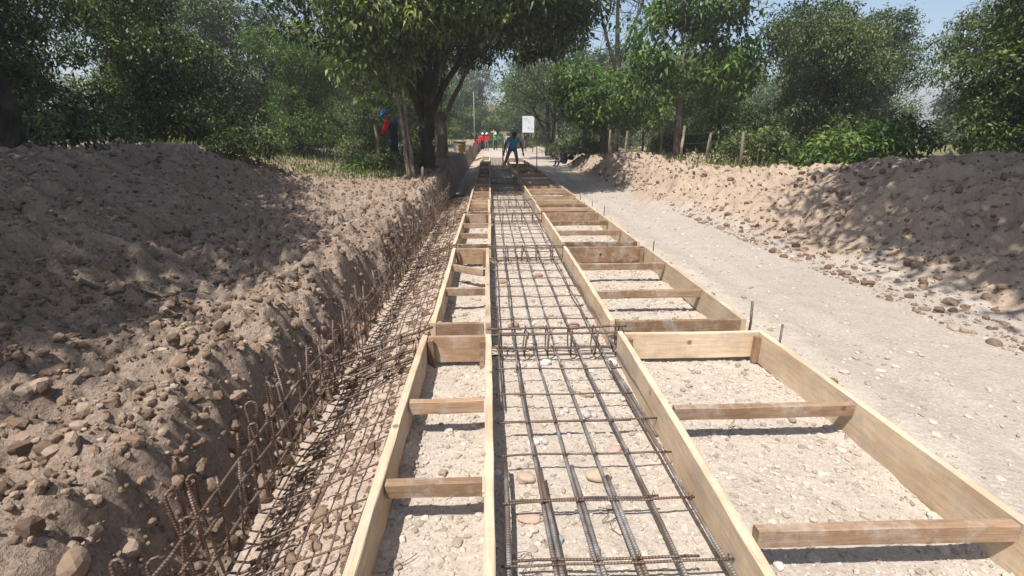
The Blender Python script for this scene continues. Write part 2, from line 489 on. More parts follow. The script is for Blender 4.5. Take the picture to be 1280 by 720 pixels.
# ------------------------------------------------------------------ stones
def ico(sub):
    t = (1 + 5 ** .5) / 2
    v = [(-1, t, 0), (1, t, 0), (-1, -t, 0), (1, -t, 0), (0, -1, t), (0, 1, t), (0, -1, -t), (0, 1, -t), (t, 0, -1), (t, 0, 1), (-t, 0, -1), (-t, 0, 1)]
    f = [(0, 11, 5), (0, 5, 1), (0, 1, 7), (0, 7, 10), (0, 10, 11), (1, 5, 9), (5, 11, 4), (11, 10, 2), (10, 7, 6), (7, 1, 8), (3, 9, 4), (3, 4, 2), (3, 2, 6), (3, 6, 8), (3, 8, 9), (4, 9, 5), (2, 4, 11), (6, 2, 10), (8, 6, 7), (9, 8, 1)]
    v = [np.array(p) / np.linalg.norm(p) for p in v]
    for _ in range(sub):
        mid = {}; nf = []
        def m(a, b):
            k = (min(a, b), max(a, b))
            if k not in mid:
                p = v[a] + v[b]; v.append(p / np.linalg.norm(p)); mid[k] = len(v) - 1
            return mid[k]
        for a, b, c in f:
            ab, bc, ca = m(a, b), m(b, c), m(c, a)
            nf += [(a, ab, ca), (b, bc, ab), (c, ca, bc), (ab, bc, ca)]
        f = nf
    return np.array(v), np.array(f)

def stone_mat(name, stops):
    k = NT(name)
    at = k.n('ShaderNodeAttribute', attribute_name='tint')
    p = k.n('ShaderNodeNewGeometry').outputs['Position']
    c = k.ramp(at.outputs['Fac'], stops)
    f = k.noise(p, 90, 4, 0.6)
    c = k.mix(0.5, c, k.ramp(f, [(0.3, (0.7, 0.68, 0.66)), (0.7, (1.15, 1.12, 1.1))]), 'MULTIPLY')
    return k.fin(c, 0.85, k.bump(f, 0.3, 0.003), spec=0.25)
M_peb = stone_mat('pebble', [(0.0, (0.24, 0.20, 0.165)), (0.4, (0.37, 0.315, 0.26)), (0.9, (0.46, 0.405, 0.345)), (1.0, (0.54, 0.50, 0.45))])
M_clod = stone_mat('earth clod', [(0.0, (0.10, 0.065, 0.043)), (0.7, (0.22, 0.155, 0.11)), (0.95, (0.29, 0.22, 0.165)), (1.0, (0.36, 0.30, 0.25))])

def scatter_stones(name, n, xf, yf, hf, size, mat, sub=1, flat=0.6, label=None, cat=None, bury=0.3, jag=0.3, smooth=False):
    v, f = ico(sub)
    x = xf(n); y = yf(n)
    if callable(size): sz = size(n, y)
    z = hf(x, y)
    ang = rng.uniform(0, 2 * math.pi, n)
    sc = np.stack([sz * rng.uniform(0.7, 1.25, n), sz * rng.uniform(0.6, 1.0, n), sz * rng.uniform(flat * .7, flat * 1.2, n)], 1)
    V = np.repeat(v[None], n, 0)
    ph = rng.uniform(0, 6.28, (n, 1, 3)); fq = rng.uniform(1.5, 3.2, (n, 1, 3))
    lump = (np.sin(V * fq + ph).sum(2, keepdims=True)) * .16
    V = np.sign(V) * np.abs(V) ** 0.8 * (1 + lump + jag * (rng.random((n, len(v), 1)) - 0.5)) * sc[:, None, :]
    c, s = np.cos(ang)[:, None], np.sin(ang)[:, None]
    V = np.stack([c * V[..., 0] - s * V[..., 1], s * V[..., 0] + c * V[..., 1], V[..., 2]], 2)
    V += np.stack([x, y, z + sc[:, 2] * (1 - 2 * bury) * 0.6], 1)[:, None, :]
    F = f[None] + (np.arange(n) * len(v))[:, None, None]
    col = np.repeat(rng.random(n), len(v))
    o = mesh_np(name, V.reshape(-1, 3), F.reshape(-1, 3), mat, smooth=smooth, col=col)
    return tag(o, label, cat, kind='stuff')

def ypow(y0, y1, p=2.0):
    def f(n):
        u = rng.random(n)
        return y0 * (y1 / y0) ** (u ** (1 / 1.25))
    return f
scatter_stones('gravel', 26000, lambda n: rng.uniform(-0.47, 2.04, n), ypow(1.2, 14), h_bed,
               lambda n, y: np.clip(rng.lognormal(math.log(0.0046), 0.6, n), 0.0025, 0.021) * (1 + 0.06 * y), M_peb, 1, 0.6,
               'loose gravel and pebbles over the sandy bed', 'gravel')
scatter_stones('strip_clods', 5000, lambda n: rng.uniform(X_WALL + .05, -0.5, n), ypow(1.2, 14), h_bed,
               lambda n, y: np.clip(rng.lognormal(math.log(0.006), 0.65, n), 0.003, 0.032) * (1 + 0.05 * y), M_clod, 1, 0.7,
               'crumbs of reddish earth and stones under the left rebar mat', 'clods')
scatter_stones('road_gravel', 3500, lambda n: rng.uniform(2.1, 4.6, n), ypow(1.6, 18),
               lambda x, y: np.where(x < 3.6, h_road(x, y), h_verge(x, y)),
               lambda n, y: np.clip(rng.lognormal(math.log(0.007), 0.5, n), 0.003, 0.022) * (1 + 0.05 * y), M_peb, 1, 0.55,
               'small stones scattered on the pale road', 'gravel')
scatter_stones('earth_clods', 24000, lambda n: X_WALL - 0.02 - 5.0 * rng.random(n) ** 1.4, ypow(1.2, 17), h_bank,
               lambda n, y: np.clip(rng.lognormal(math.log(0.0078), 0.7, n), 0.0035, 0.040) * (1 + 0.02 * y), M_clod, 1, 0.85,
               'clods and stones of dug earth on the left bank', 'clods', 0.38, 0.3)
scatter_stones('mound_clods', 9000, lambda n: 4.0 + 4.0 * rng.random(n) ** 1.3, ypow(3, 26), h_verge,
               lambda n, y: np.clip(rng.lognormal(math.log(0.009), 0.75, n), 0.004, 0.055) * (1 + 0.02 * y), M_clod, 1, 0.75,
               'clods of dug earth on the mounds right of the road', 'clods')

# individual river cobbles in the bed: x, y, half length, half width, half height, turn, shade, label
cob_v, cob_f = ico(3)
def cobble(x, y, a, b, c, rot, colr, label, zf=z0):
    n = cob_v
    d = 1 + 0.16 * np.sin(n[:, 0] * 2.3 + a * 900) * np.cos(n[:, 1] * 1.9 + b * 700) + 0.07 * np.sin(n[:, 2] * 4 + n[:, 0] * 3 + c * 500)
    V = np.sign(n) * np.abs(n) ** 0.9 * d[:, None] * np.array([a, b, c])
    m = simple_mat('river stone', colr, 0.16, 38, 0.75, 0, 0.25, 0.3)
    o = mesh_np('river_cobble', V, cob_f, m, loc=(x, y, zf(x, y) + c * 0.55), rot=(0, 0, rot), smooth=True)
    return tag(o, label, 'stone', 'river stones lying in the gravel bed')
TAN = (0.36, 0.275, 0.205); PINK = (0.37, 0.26, 0.21); GREY = (0.34, 0.33, 0.32); WHITE = (0.60, 0.56, 0.50); BLUE = (0.25, 0.28, 0.29); RED = (0.26, 0.15, 0.11)
for args in [
    (0.155, 2.02, .045, .034, .026, .3, TAN, 'tan egg shaped stone touching the left thick bar near the camera'),
    (0.505, 2.01, .062, .038, .030, .1, TAN, 'large oval tan stone under a long bar at the right'),
    (0.150, 1.755, .052, .034, .016, .2, PINK, 'flat pinkish stone beside the nearest left thick bar'),
    (0.255, 1.62, .024, .024, .02, 1, BLUE, 'small blue grey pebble against the thick bar close to the camera'),
    (0.225, 1.86, .024, .030, .02, 1.2, WHITE, 'angular whitish stone between the two thick bars'),
    (0.215, 2.30, .030, .024, .02, .1, WHITE, 'pale round stone with a grey one touching it'),
    (0.275, 2.30, .022, .018, .015, .4, GREY, 'small grey stone touching a pale round stone'),
    (0.555, 2.57, .022, .024, .018, .4, GREY, 'grey pebble, left one of a touching pair at the right'),
    (0.600, 2.57, .020, .023, .018, .1, GREY, 'grey pebble, right one of a touching pair'),
    (0.175, 2.86, .042, .032, .026, .6, TAN, 'tan stone just in front of the nearest rib bars at the left'),
    (0.600, 2.82, .046, .034, .026, .1, TAN, 'tan stone just in front of the nearest rib bars at the right'),
    (0.180, 3.98, .052, .040, .030, .5, RED, 'dark reddish stone behind the nearest rib at the left'),
    (0.690, 3.94, .056, .036, .032, .2, RED, 'dark tan stone behind the nearest rib at the right'),
    (0.86, 3.22, .035, .03, .035, .2, WHITE, 'white stone standing beside the right boards at the nearest rib'),
    (0.39, 3.28, .036, .03, .024, .7, WHITE, 'whitish stone in the middle of the nearest rib cage'),
    (0.63, 2.22, .046, .030, .016, .2, PINK, 'flat pink stone lying near the right edge of the bed'),
    (0.12, 5.35, .05, .035, .022, .1, RED, 'brown flat stone at the left edge halfway to the second rib'),
    (0.56, 5.6, .055, .032, .022, .1, RED, 'brown flat stone in the middle halfway to the second rib'),
    (-0.70, 2.9, .045, .035, .028, .4, TAN, 'tan stone under the left rebar mat'),
    (-0.95, 3.9, .05, .04, .032, .9, WHITE, 'pale stone under the left rebar mat by the hooked bars'),
    (-0.92, 5.1, .06, .04, .035, .9, TAN, 'tan stone at the foot of the hooked bars further along'),
    (-0.30, 5.05, .020, .018, .016, .2, (0.05, 0.045, 0.04), 'small black stone inside the second left frame'),
]: cobble(*args)

# ------------------------------------------------------------------ formwork frames
def board(name, parent, c, L, t, h, rz=0.0, mat=None, roll=0.0, pitch=0.0, label=None, seed=None):
    """A sawn board, long axis local X; slightly warped, with bevelled worn edges."""
    rr = np.random.default_rng(abs(hash((round(c[0], 3), round(c[1], 3), round(L, 3)))) % 100000)
    ns = max(4, int(L / 0.15))
    xs = np.linspace(-L / 2, L / 2, ns + 1)
    b = min(0.004, t * .2)
    prof = [(-t/2 + b, -h/2), (t/2 - b, -h/2), (t/2, -h/2 + b), (t/2, h/2 - b), (t/2 - b, h/2), (-t/2 + b, h/2), (-t/2, h/2 - b), (-t/2, -h/2 + b)]
    P = np.array(prof); n = len(P)
    bow = rr.uniform(-1, 1) * 0.006 * min(1, L); cup = rr.uniform(-1, 1) * 0.004 * min(1, L)
    V = []
    for x in xs:
        u = x / (L / 2)
        wv = rr.normal(0, 0.0009, (n, 2))
        V.append(np.concatenate([np.full((n, 1), x), P + wv + np.array([bow * (1 - u * u), cup * (1 - u * u)])], 1))
    V = np.concatenate(V)
    i0 = np.arange(n); i1 = (i0 + 1) % n
    Q = np.concatenate([np.stack([j * n + i0, (j + 1) * n + i0, (j + 1) * n + i1, j * n + i1], 1) for j in range(ns)])[:, ::-1]
    caps = np.array([list(range(n))[::-1][::-1], [ns * n + k for k in range(n)][::-1]])[:, ::-1]
    o = mesh_np(name, V, [Q, caps], mat, parent, loc=c, rot=(roll, pitch, rz))
    if label: o['label'] = label
    return o

H = 0.24
def frame(xl, xr, y0, y1, label, group, spread=(0.33, 0.66), tl=0.04, skew=0.0, tilt=None, stakes=True, rod=False, pale=M_wpale, sd=0, endm=M_wbrown, h=H, full=True):
    rr = random.Random(sd)
    xl += rr.uniform(-.02, .02); xr += rr.uniform(-.025, .02)
    cx, L = (xl + xr) / 2, y1 - y0
    zb_ = min(z0(xl, (y0 + y1) / 2), 0) 
    root = empty('formwork_frame', (cx, y0, 0), label, 'formwork frame', group)
    def pt(x, y, z): return (x - cx, y - y0, z)
    th = 0.034
    hh = h - 0.012
    yaw = math.pi / 2 + rr.uniform(-.006, .006)
    board('side_board', root, pt(xl + skew * .5, (y0 + y1) / 2, 0.012 + hh / 2), L, tl, hh, yaw + math.atan2(skew, L), pale, rr.uniform(-.03, .03))
    board('side_board', root, pt(xr, (y0 + y1) / 2, 0.012 + hh / 2 - 0.004), L, tl, hh, yaw, pale, rr.uniform(-.02, .02))
    W = xr - xl - tl - .006
    board('end_board', root, pt(cx, y1 - th / 2 - .004, 0.03 + (hh - .02) / 2), W, th, hh - .03, rr.uniform(-.01, .01), M_wpale if rr.random() < .2 else (M_wmid if rr.random() < .6 else M_wbrown))
    board('end_board', root, pt(cx + skew * .5, y0 + th / 2 + .004, 0.03 + (hh - .02) / 2), W - abs(skew) * .6, th, hh - .035, rr.uniform(-.01, .01), endm)
    for q, s in enumerate(spread):
        yy = y0 + s * L
        tz = tilt if (tilt and q == len(spread) - 1) else rr.uniform(-.02, .02)
        board('spreader', root, pt(cx, yy, h - 0.046 - .004), (W - (.004 if abs(tz) < .1 else .034)) / math.cos(tz), 0.042, 0.074, tz, M_wmid if rr.random() < .8 else M_wbrown, rr.uniform(-.08, .08))
    if stakes:
        for sx, sy in ((xl + tl / 2 + .026, y1 - .075), (xr - tl / 2 - .024, y1 - .07), (xl + tl / 2 + .026, y0 + .08)):
            board('stake', root, pt(sx, sy, h * .46), h * .92 + rr.uniform(-.03, .02), 0.042, 0.042, rr.uniform(-.2, .2), M_wbrown, 0, math.pi / 2 + rr.uniform(-.05, .05))
    if full and xr > 1.5:
        for k in range(2):
            board('outer_stake', root, pt(xr + tl / 2 + .026, y0 + L * (0.3 + 0.42 * k) + rr.uniform(-.1, .1), h * .45), h * .95, 0.044, 0.044, 0, M_wbrown, 0, math.pi / 2 + rr.uniform(-.06, .06))
    if rod:
        mb = MB()
        mb.tube([pt(xr + .07, y1 - .16, -.02), pt(xr + .075, y1 - .15, h + rr.uniform(.06, .14))], .008, 7)
        mb.tube([pt(xl + .12, y0 + .14, -.02), pt(xl + .118, y0 + .14, h * .82)], .008, 7)
        mb.build('steel_pin', M_barZ, root, smooth=True)
    return root

LG = 'narrow formwork frames along the left of the slab'
RG = 'wide formwork frames along the right of the slab'
XL, XR = -0.46, -0.02
left = [
    (0.62, 3.30, 'nearest narrow board frame at the left with two battens across', (0.42, 0.665), None),
    (3.52, 6.12, 'second narrow board frame at the left with one batten knocked askew', (0.36, 0.655), -0.60),
    (6.36, 8.95, 'third narrow board frame at the left behind the one with the askew batten', (0.3, 0.62), None),
    (9.20, 11.0, 'fourth and shorter narrow board frame at the left', (0.35, 0.7), None),
    (11.2, 13.6, 'fifth narrow board frame at the left, last in the sun before the tree shade', (0.3, 0.6), None),
    (13.9, 16.6, 'sixth narrow board frame at the left, first in the tree shade', (0.3, 0.6), None),
    (16.9, 19.6, 'seventh narrow board frame at the left, in shade', (0.5,), None),
    (19.9, 22.6, 'eighth narrow board frame at the left beside the worker in turquoise', (0.3, 0.6), None),
    (22.9, 27.0, 'ninth narrow board frame at the left', (0.3, 0.6), None),
    (27.4, 33.0, 'farthest narrow board frame at the left before the group in red', (0.5,), None),
]
for i, (a, b, lab, sp, tl_) in enumerate(left):
    frame(XL, XR, a, b, lab, LG, sp, 0.042, 0.0 if i else 0.0, tl_, i < 7, False, sd=100 + i)
right = [
    (0.62, 3.30, 'nearest wide board frame at the right edge with bright left board', (0.30, 0.62)),
    (3.52, 6.16, 'second wide board frame at the right with two battens across', (0.30, 0.68)),
    (6.43, 9.02, 'third wide board frame at the right beside the road', (0.33, 0.66)),
    (9.26, 10.15, 'short wide board frame at the right, fourth from the camera, with one rough batten', (0.5,)),
    (10.3, 11.35, 'short wide board frame at the right, fifth from the camera, behind another short one', (0.6,)),
    (11.55, 14.0, 'sixth wide board frame at the right, last in the sun before the tree shade', (0.35, 0.68)),
    (14.3, 17.0, 'seventh wide board frame at the right, in the tree shade', (0.4, 0.7)),
    (17.3, 20.4, 'eighth wide board frame at the right, in front of the worker in turquoise', (0.4, 0.7)),
    (20.8, 24.6, 'ninth wide board frame at the right, beside the worker in turquoise', (0.4, 0.7)),
    (25.0, 31.0, 'farthest wide board frame at the right', (0.5,)),
]
for i, (a, b, lab, sp) in enumerate(right):
    frame(0.95, 1.97, a, b, lab, RG, sp, 0.038, -0.06 if i == 0 else 0.0, None, i < 6, i < 5, sd=200 + i, full=i < 6)

# ------------------------------------------------------------------ reinforcement
def wob(p0, p1, n, amp, rr):
    t = np.linspace(0, 1, n)[:, None]
    P = np.array(p0) * (1 - t) + np.array(p1) * t
    d = rr.normal(0, amp, (n, 3)); d[:, :] = (d + np.roll(d, 1, 0)) * .5
    d[0] = d[-1] = 0
    return P + d
rr = np.random.default_rng(11)
mat_c = empty('rebar_mat', (0.45, 1.0, 0.1), 'flat tied mat of steel bars down the middle of the gravel bed', 'rebar mat')
def cpt(P): return np.asarray(P) - np.array([0.45, 1.0, 0.1])
long_x = [0.165, 0.315, 0.465, 0.625, 0.80]
for q, x in enumerate(long_x):
    ks = 0.034
    a, b = ((.9, 1.96), (.9, 1.98), (.9, 1.9), None, (2.2, 3.1))[q] or (None, None)
    mb = MB()
    P = wob((x + ks * 2.05, 0.9, .10), (x, 3.05, .10), 12, .003, rr); mb.tube(cpt(P), .0088, 8)
    P = wob((x, 3.02, .10), (x + rr.uniform(-.01, .01), 6.6, .10), 20, .004, rr); mb.tube(cpt(P), .0078, 8)
    mb.build('long_bar', M_barY, mat_c, smooth=True)
    if a:      # the lapped length of the next bar
        mb = MB(); P = wob((x + ks * (3 - a) + .021, a, .103), (x + ks * (3 - b) + .017, b, .10), 10, .002, rr); mb.tube(cpt(P), .0098, 8)
        mb.build('lap_bar', M_barY, mat_c, smooth=True)
    mb = MB(); P = wob((x + .015, 6.3, .10), (x + rr.uniform(-.02, .02), 14.0, .10), 34, .005, rr); mb.tube(cpt(P), .0066, 6)
    mb.build('long_bar', M_barY, mat_c, smooth=True)
    mb = MB(); P = wob((x, 13.6, .10), (x + rr.uniform(-.03, .03), 36.0, .10), 40, .008, rr); mb.tube(cpt(P), .008, 5)
    mb.build('long_bar', M_barY, mat_c, smooth=True)
mb = MB(); mb.tube(cpt(wob((0.045, .9, .09), (0.055, 2.02, .10), 8, .003, rr)), .011, 8); mb.build('long_bar', M_barY, mat_c, smooth=True)
mb = MB(); mb.tube(cpt(wob((0.05, 2.6, .09), (0.04, 14, .10), 40, .004, rr)), .007, 6); mb.build('long_bar', M_barY, mat_c, smooth=True)
mb = MB(); mb.tube(cpt(wob((0.905, 2.2, .10), (0.875, 14, .10), 40, .006, rr)), .010, 8); mb.build('long_bar', M_barY, mat_c, smooth=True)

def tie(mb, x, y, z, rr, n=2):
    """A twist of thin wire round a crossing, with loose ends."""
    a = np.linspace(0, 2 * math.pi, 9)
    rad = .0145
    mb.tube(np.stack([x + rad * np.cos(a) * .8, y + rad * np.cos(a) * .8, z + .006 + rad * np.sin(a)], 1), .0016, 4, False)
    for _ in range(n):
        e = rr.normal(0, .02, 3); e[2] = abs(e[2]) * .8 + .004
        mb.tube([(x, y, z + .015), (x + e[0] * .5, y + e[1] * .5, z + .018 + e[2]), (x + e[0], y + e[1], z + .012 + e[2])], .0014, 4, False)

ys_c = list(np.arange(1.09, 14.0, 0.312)) + list(np.arange(14.0, 34, 0.55))
for q, y in enumerate(ys_c):
    mb = MB()
    y = y + rr.uniform(-.015, .015)
    x1 = 0.84 + rr.uniform(-.02, .07)
    P = wob((0.02 + rr.uniform(-.012, .012), y + rr.uniform(-.012, .012), .117), (x1, y + rr.uniform(-.02, .02), .117), 9, .0035, rr)
    mb.tube(cpt(P), .0050 if y < 14 else .007, 6 if y < 8 else 4)
    if y < 6.5:
        for x in long_x:
            xx = x + .034 * max(0, 3.0 - y)
            tie(mb, *cpt((xx, y, .108)), rr, 2 if y < 4 else 1)
        if y < 3.0:
            P = wob((0.06, y + rr.uniform(.01, .02), .115), (x1 - .15, y + rr.uniform(.004, .02), .116), 8, .003, rr)
            if rr.random() < .5: mb.tube(cpt(P), .0052, 6)
    mb.build('cross_bar', M_barX, mat_c, smooth=True)

# rib cages crossing the bed between the frames
def rib(y, label, x0=-0.02, x1=1.0, wd=0.13, zt=0.205, zb_=0.045, nst=7, rbar=.0084):
    root = empty('rib_cage', (x0, y, 0), label, 'rebar cage', 'steel rib cages crossing the bed between frames')
    def c(P): return np.asarray(P) - np.array([x0, y, 0])
    for dy in (-wd / 2, wd / 2):
        for z in (zt, zb_):
            mb = MB(); mb.tube(c(wob((x0 - .02, y + dy + rr.uniform(-.01, .01), z), (x1 + .02, y + dy + rr.uniform(-.01, .01), z + rr.uniform(-.008, .008)), 10, .003, rr)), rbar, 7)
            mb.build('main_bar', M_barX, root, smooth=True)
    for k in range(nst):
        x = x0 + .07 + (x1 - x0 - .12) * k / (nst - 1) + rr.uniform(-.02, .02)
        w2 = wd / 2 + .013; lean = rr.uniform(-.02, .02)
        a = [(x, y - w2, zb_ - .012), (x + lean, y - w2, zt + .013), (x + lean, y + w2, zt + .013), (x, y + w2, zb_ - .012), (x + .004, y - w2 * .6, zb_ - .012)]
        P = []
        for i in range(4):
            p, q = np.array(a[i]), np.array(a[i + 1])
            for t in (0.03, .3, .6, .97): P.append(p + (q - p) * t)
        P = [np.array([x + lean + .012, y - w2 + .05, zt - .045])] + [np.array([x + lean + .008, y - w2, zt + .03])] + P
        mb = MB(); mb.tube(c(P), .0052, 6)
        mb.build('stirrup', M_barZ, root, smooth=True)
    return root
rib_y = [3.41, 6.29, 9.12, 11.2, 13.8, 16.8]
rib_l = ['nearest steel rib cage crossing the middle bed', 'second steel rib cage crossing the middle bed', 'third steel rib cage crossing the middle bed',
         'fourth steel rib cage crossing the middle bed', 'fifth steel rib cage crossing the middle bed at the edge of shade', 'sixth steel rib cage crossing the middle bed in shade']
for y, l in zip(rib_y, rib_l): rib(y, l, nst=6)

# left mat on the sloping strip and its wall of hooked bars
mat_l = empty('rebar_mat', (-0.78, 1.0, 0.0), 'skewed rusty mat of steel bars on the sloping strip left of the boards', 'rebar mat')
def lpt(P): return np.asarray(P) - np.array([-0.78, 1.0, 0.0])
def zl(x): return 0.085 - 0.12 * min(1, max(0, (-0.50 - x) / 0.5))
for q, x in enumerate((-0.53, -0.65, -0.77, -0.89, -1.0)):
    for a, b in ((0.9, 6.5), (6.2, 13.2)):
        mb = MB(); mb.tube(lpt(wob((x + rr.uniform(-.02, .02), a, zl(x)), (x + rr.uniform(-.02, .02), b, zl(x)), 26, .012, rr)), .005, 6)
        mb.build('long_bar', M_rusY, mat_l, smooth=True)
for k, y in enumerate(np.arange(0.75, 13.0, 0.225)):
    sk = 0.20 + rr.uniform(-.05, .05)
    y = y + rr.uniform(-.03, .03)
    mb = MB(); mb.tube(lpt(wob((-1.06, y, zl(-1.06) + .014), (-0.49, y + sk, zl(-.49) + .014), 9, .010, rr)), .0043, 6)
    mb.build('cross_bar', M_rusX, mat_l, smooth=True)
for y, lab in ((3.36, 'nearest slanting steel cage on the left strip'), (6.24, 'second slanting steel cage on the left strip'), (9.08, 'third slanting steel cage on the left strip')):
    root = empty('rib_cage', (-0.78, y, 0), lab, 'rebar cage', 'slanting steel cages on the left strip')
    o = np.array([-0.78, y, 0])
    for dy in (-.07, .07):
        for dz in (.02, .16):
            mb = MB(); mb.tube(wob((-1.16, y - .34 + dy, zl(-1.1) + dz), (-0.44, y + .02 + dy, zl(-.46) + dz - .01), 9, .006, rr) - o, .0088, 7)
            mb.build('main_bar', M_rusX, root, smooth=True)
    for k in range(5):
        x = -1.05 + .125 * k; yy = y - .34 + (x + 1.16) * .5; zz = zl(x)
        P = [(x, yy - .085, zz), (x + .02, yy - .085, zz + .18), (x + .02, yy + .085, zz + .18), (x, yy + .085, zz), (x, yy - .06, zz - .003)]
        mb = MB(); mb.tube(np.array(P) - o, .0055, 6); mb.build('stirrup', M_rusZ, root, smooth=True)
    for k in range(3):   # loose diagonals thrown over the cage
        x = -1.08 + rr.uniform(0, .2); x2 = -.55 - rr.uniform(0, .15)
        mb = MB(); mb.tube(wob((x, y - .42 + rr.uniform(-.1, .1), zl(x) + .1), (x2, y + rr.uniform(-.3, .25), zl(x2) + .13), 8, .006, rr) - o, .006, 6); mb.build('main_bar', M_rusX, root, smooth=True)

wall = empty('hooked_bar_row', (X_WALL, 1.0, 0), 'row of upright hooked steel bars tied along the trench face at the left', 'rebar row')
wo = np.array([X_WALL, 1.0, 0])
yk = 1.0; kk = 0
while kk < 99:
    lx, ly = rr.uniform(-.045, .045), rr.uniform(-.05, .05)
    hgt = 0.36 + rr.uniform(-.07, .09)
    bx = X_WALL + .035 + rr.uniform(-.012, .012)
    hr = rr.uniform(.012, .026); tw = rr.uniform(-1.2, 1.2)
    P = [(bx + .16, yk + .05, -.055), (bx + .05, yk + .015, -.075), (bx, yk, -.05), (bx + lx * .4 + rr.uniform(-.008, .008), yk + ly * .5, hgt * .5)]
    if rr.random() < .68:
        P += [(bx + lx + hr * math.cos(tw) * (1 - math.cos(t)), yk + ly + hr * math.sin(tw) * (1 - math.cos(t)), hgt + hr * math.sin(t)) for t in np.linspace(0, math.pi, 6)]
        P += [(bx + lx + 2 * hr * math.cos(tw) + rr.uniform(-.01, .01), yk + ly + 2 * hr * math.sin(tw), hgt - rr.uniform(.04, .16))]
    else:
        P += [(bx + lx, yk + ly, hgt + rr.uniform(.0, .08))]
    mb = MB(); mb.tube(np.array(P) - wo, .0056, 6)
    mb.build('hooked_bar', M_rusZ, wall, smooth=True)
    yk += (0.068 + 0.0011 * kk) * rr.uniform(.6, 1.4); kk += 1
for z in (.06, .20, .31):
    mb = MB(); mb.tube(wob((X_WALL + .045, 1.05, z), (X_WALL + .05, 13.4, z + .02), 50, .012, rr) - wo, .0075, 6)
    mb.build('long_bar', M_rusY, wall, smooth=True)

# bits of tie wire dropped on the bed
for x, y, L_, lab in [(0.12, 1.50, .16, 'loop of rusty tie wire lying at the left edge of the middle bed'), (-.40, 1.50, .2, 'curl of thin wire on the sand in the nearest left frame'),
                      (0.50, 1.72, .14, 'curled wire end lying between the thick bars near the camera'), (1.35, 2.4, .2, 'bent wire offcut on the sand in the nearest right frame')]:
    t = np.linspace(0, 1, 16); a = rr.uniform(0, 6); q = rr.uniform(2, 5)
    P = np.stack([L_ * (t - .5) * math.cos(a) + .03 * np.sin(q * t * 3), L_ * (t - .5) * math.sin(a) + .03 * np.cos(q * t * 2.2), .012 + .012 * np.abs(np.sin(t * 7))], 1)
    mb = MB(); mb.tube(P, .0017, 5)
    tag(mb.build('wire_offcut', M_rusX, loc=(x, y, z0(x, y)), smooth=True), lab, 'wire', 'wire offcuts on the bed')

# thin steel stakes by the works
for x, y, h_, r_, lab in [(0.62, 24.5, 1.0, .028, 'dark stubby stake standing left behind the worker in turquoise'),
                          (1.38, 20.2, .62, .03, 'short dark stake at the frames right of the worker in turquoise'),
                          (1.72, 18.8, 1.18, .016, 'tall thin steel rod standing beside the road'),
                          (2.06, 3.62, .34, .010, 'short steel pin at the corner of the second right frame')]:
    mb = MB(); mb.tube([(0, 0, -.1), (.006, 0, h_ * .5), (.0, 0.01, h_)], r_, 8)
    tag(mb.build('steel_stake', M_barZ, loc=(x, y, 0), smooth=True), lab, 'stake')

# ------------------------------------------------------------------ trees
def leaf_arrays(pos, dirs, L, W, up, droop_rng, detail=True):
    n = len(pos)
    d = dirs / (np.linalg.norm(dirs, axis=1)[:, None] + 1e-9)
    s = np.cross(d, up); s /= np.linalg.norm(s, axis=1)[:, None] + 1e-9
    nn = np.cross(s, d)
    L = L[:, None]; W = W[:, None]
    if detail:
        v = np.stack([pos, pos + d * L * .35 + s * W * .5 + nn * W * .18, pos + d * L * .40, pos + d * L * .35 - s * W * .5 + nn * W * .18,
                      pos + d * L - nn * L * .12], 1)
        b = np.arange(n)[:, None] * 5
        f = np.concatenate([b + np.array([0, 1, 2]), b + np.array([0, 2, 3]), b + np.array([1, 4, 2]), b + np.array([2, 4, 3])])
        return v.reshape(-1, 3), f, 5
    v = np.stack([pos, pos + d * L * .45 + s * W * .5, pos + d * L, pos + d * L * .45 - s * W * .5], 1)
    b = np.arange(n)[:, None] * 4
    return v.reshape(-1, 3), b + np.array([0, 1, 2, 3]), 4

def crown_points(lobes, n, r, shell=0.55):
    """Cluster centres in a set of ellipsoids (c, radii, weight)."""
    wts = np.array([l[1][0] * l[1][1] * l[1][2] * (l[2] if len(l) > 2 else 1) for l in lobes]); wts = wts / wts.sum()
    k = r.choice(len(lobes), n, p=wts)
    u = r.normal(size=(n, 3)); u /= np.linalg.norm(u, axis=1)[:, None]
    rad = r.random(n) ** (1 / 3.0) * (1 - shell) + shell * (0.75 + .25 * r.random(n))
    C = np.array([l[0] for l in lobes])[k]; Rr = np.array([l[1] for l in lobes])[k]
    return C + u * rad[:, None] * Rr * (1 + .12 * r.normal(size=(n, 1)))

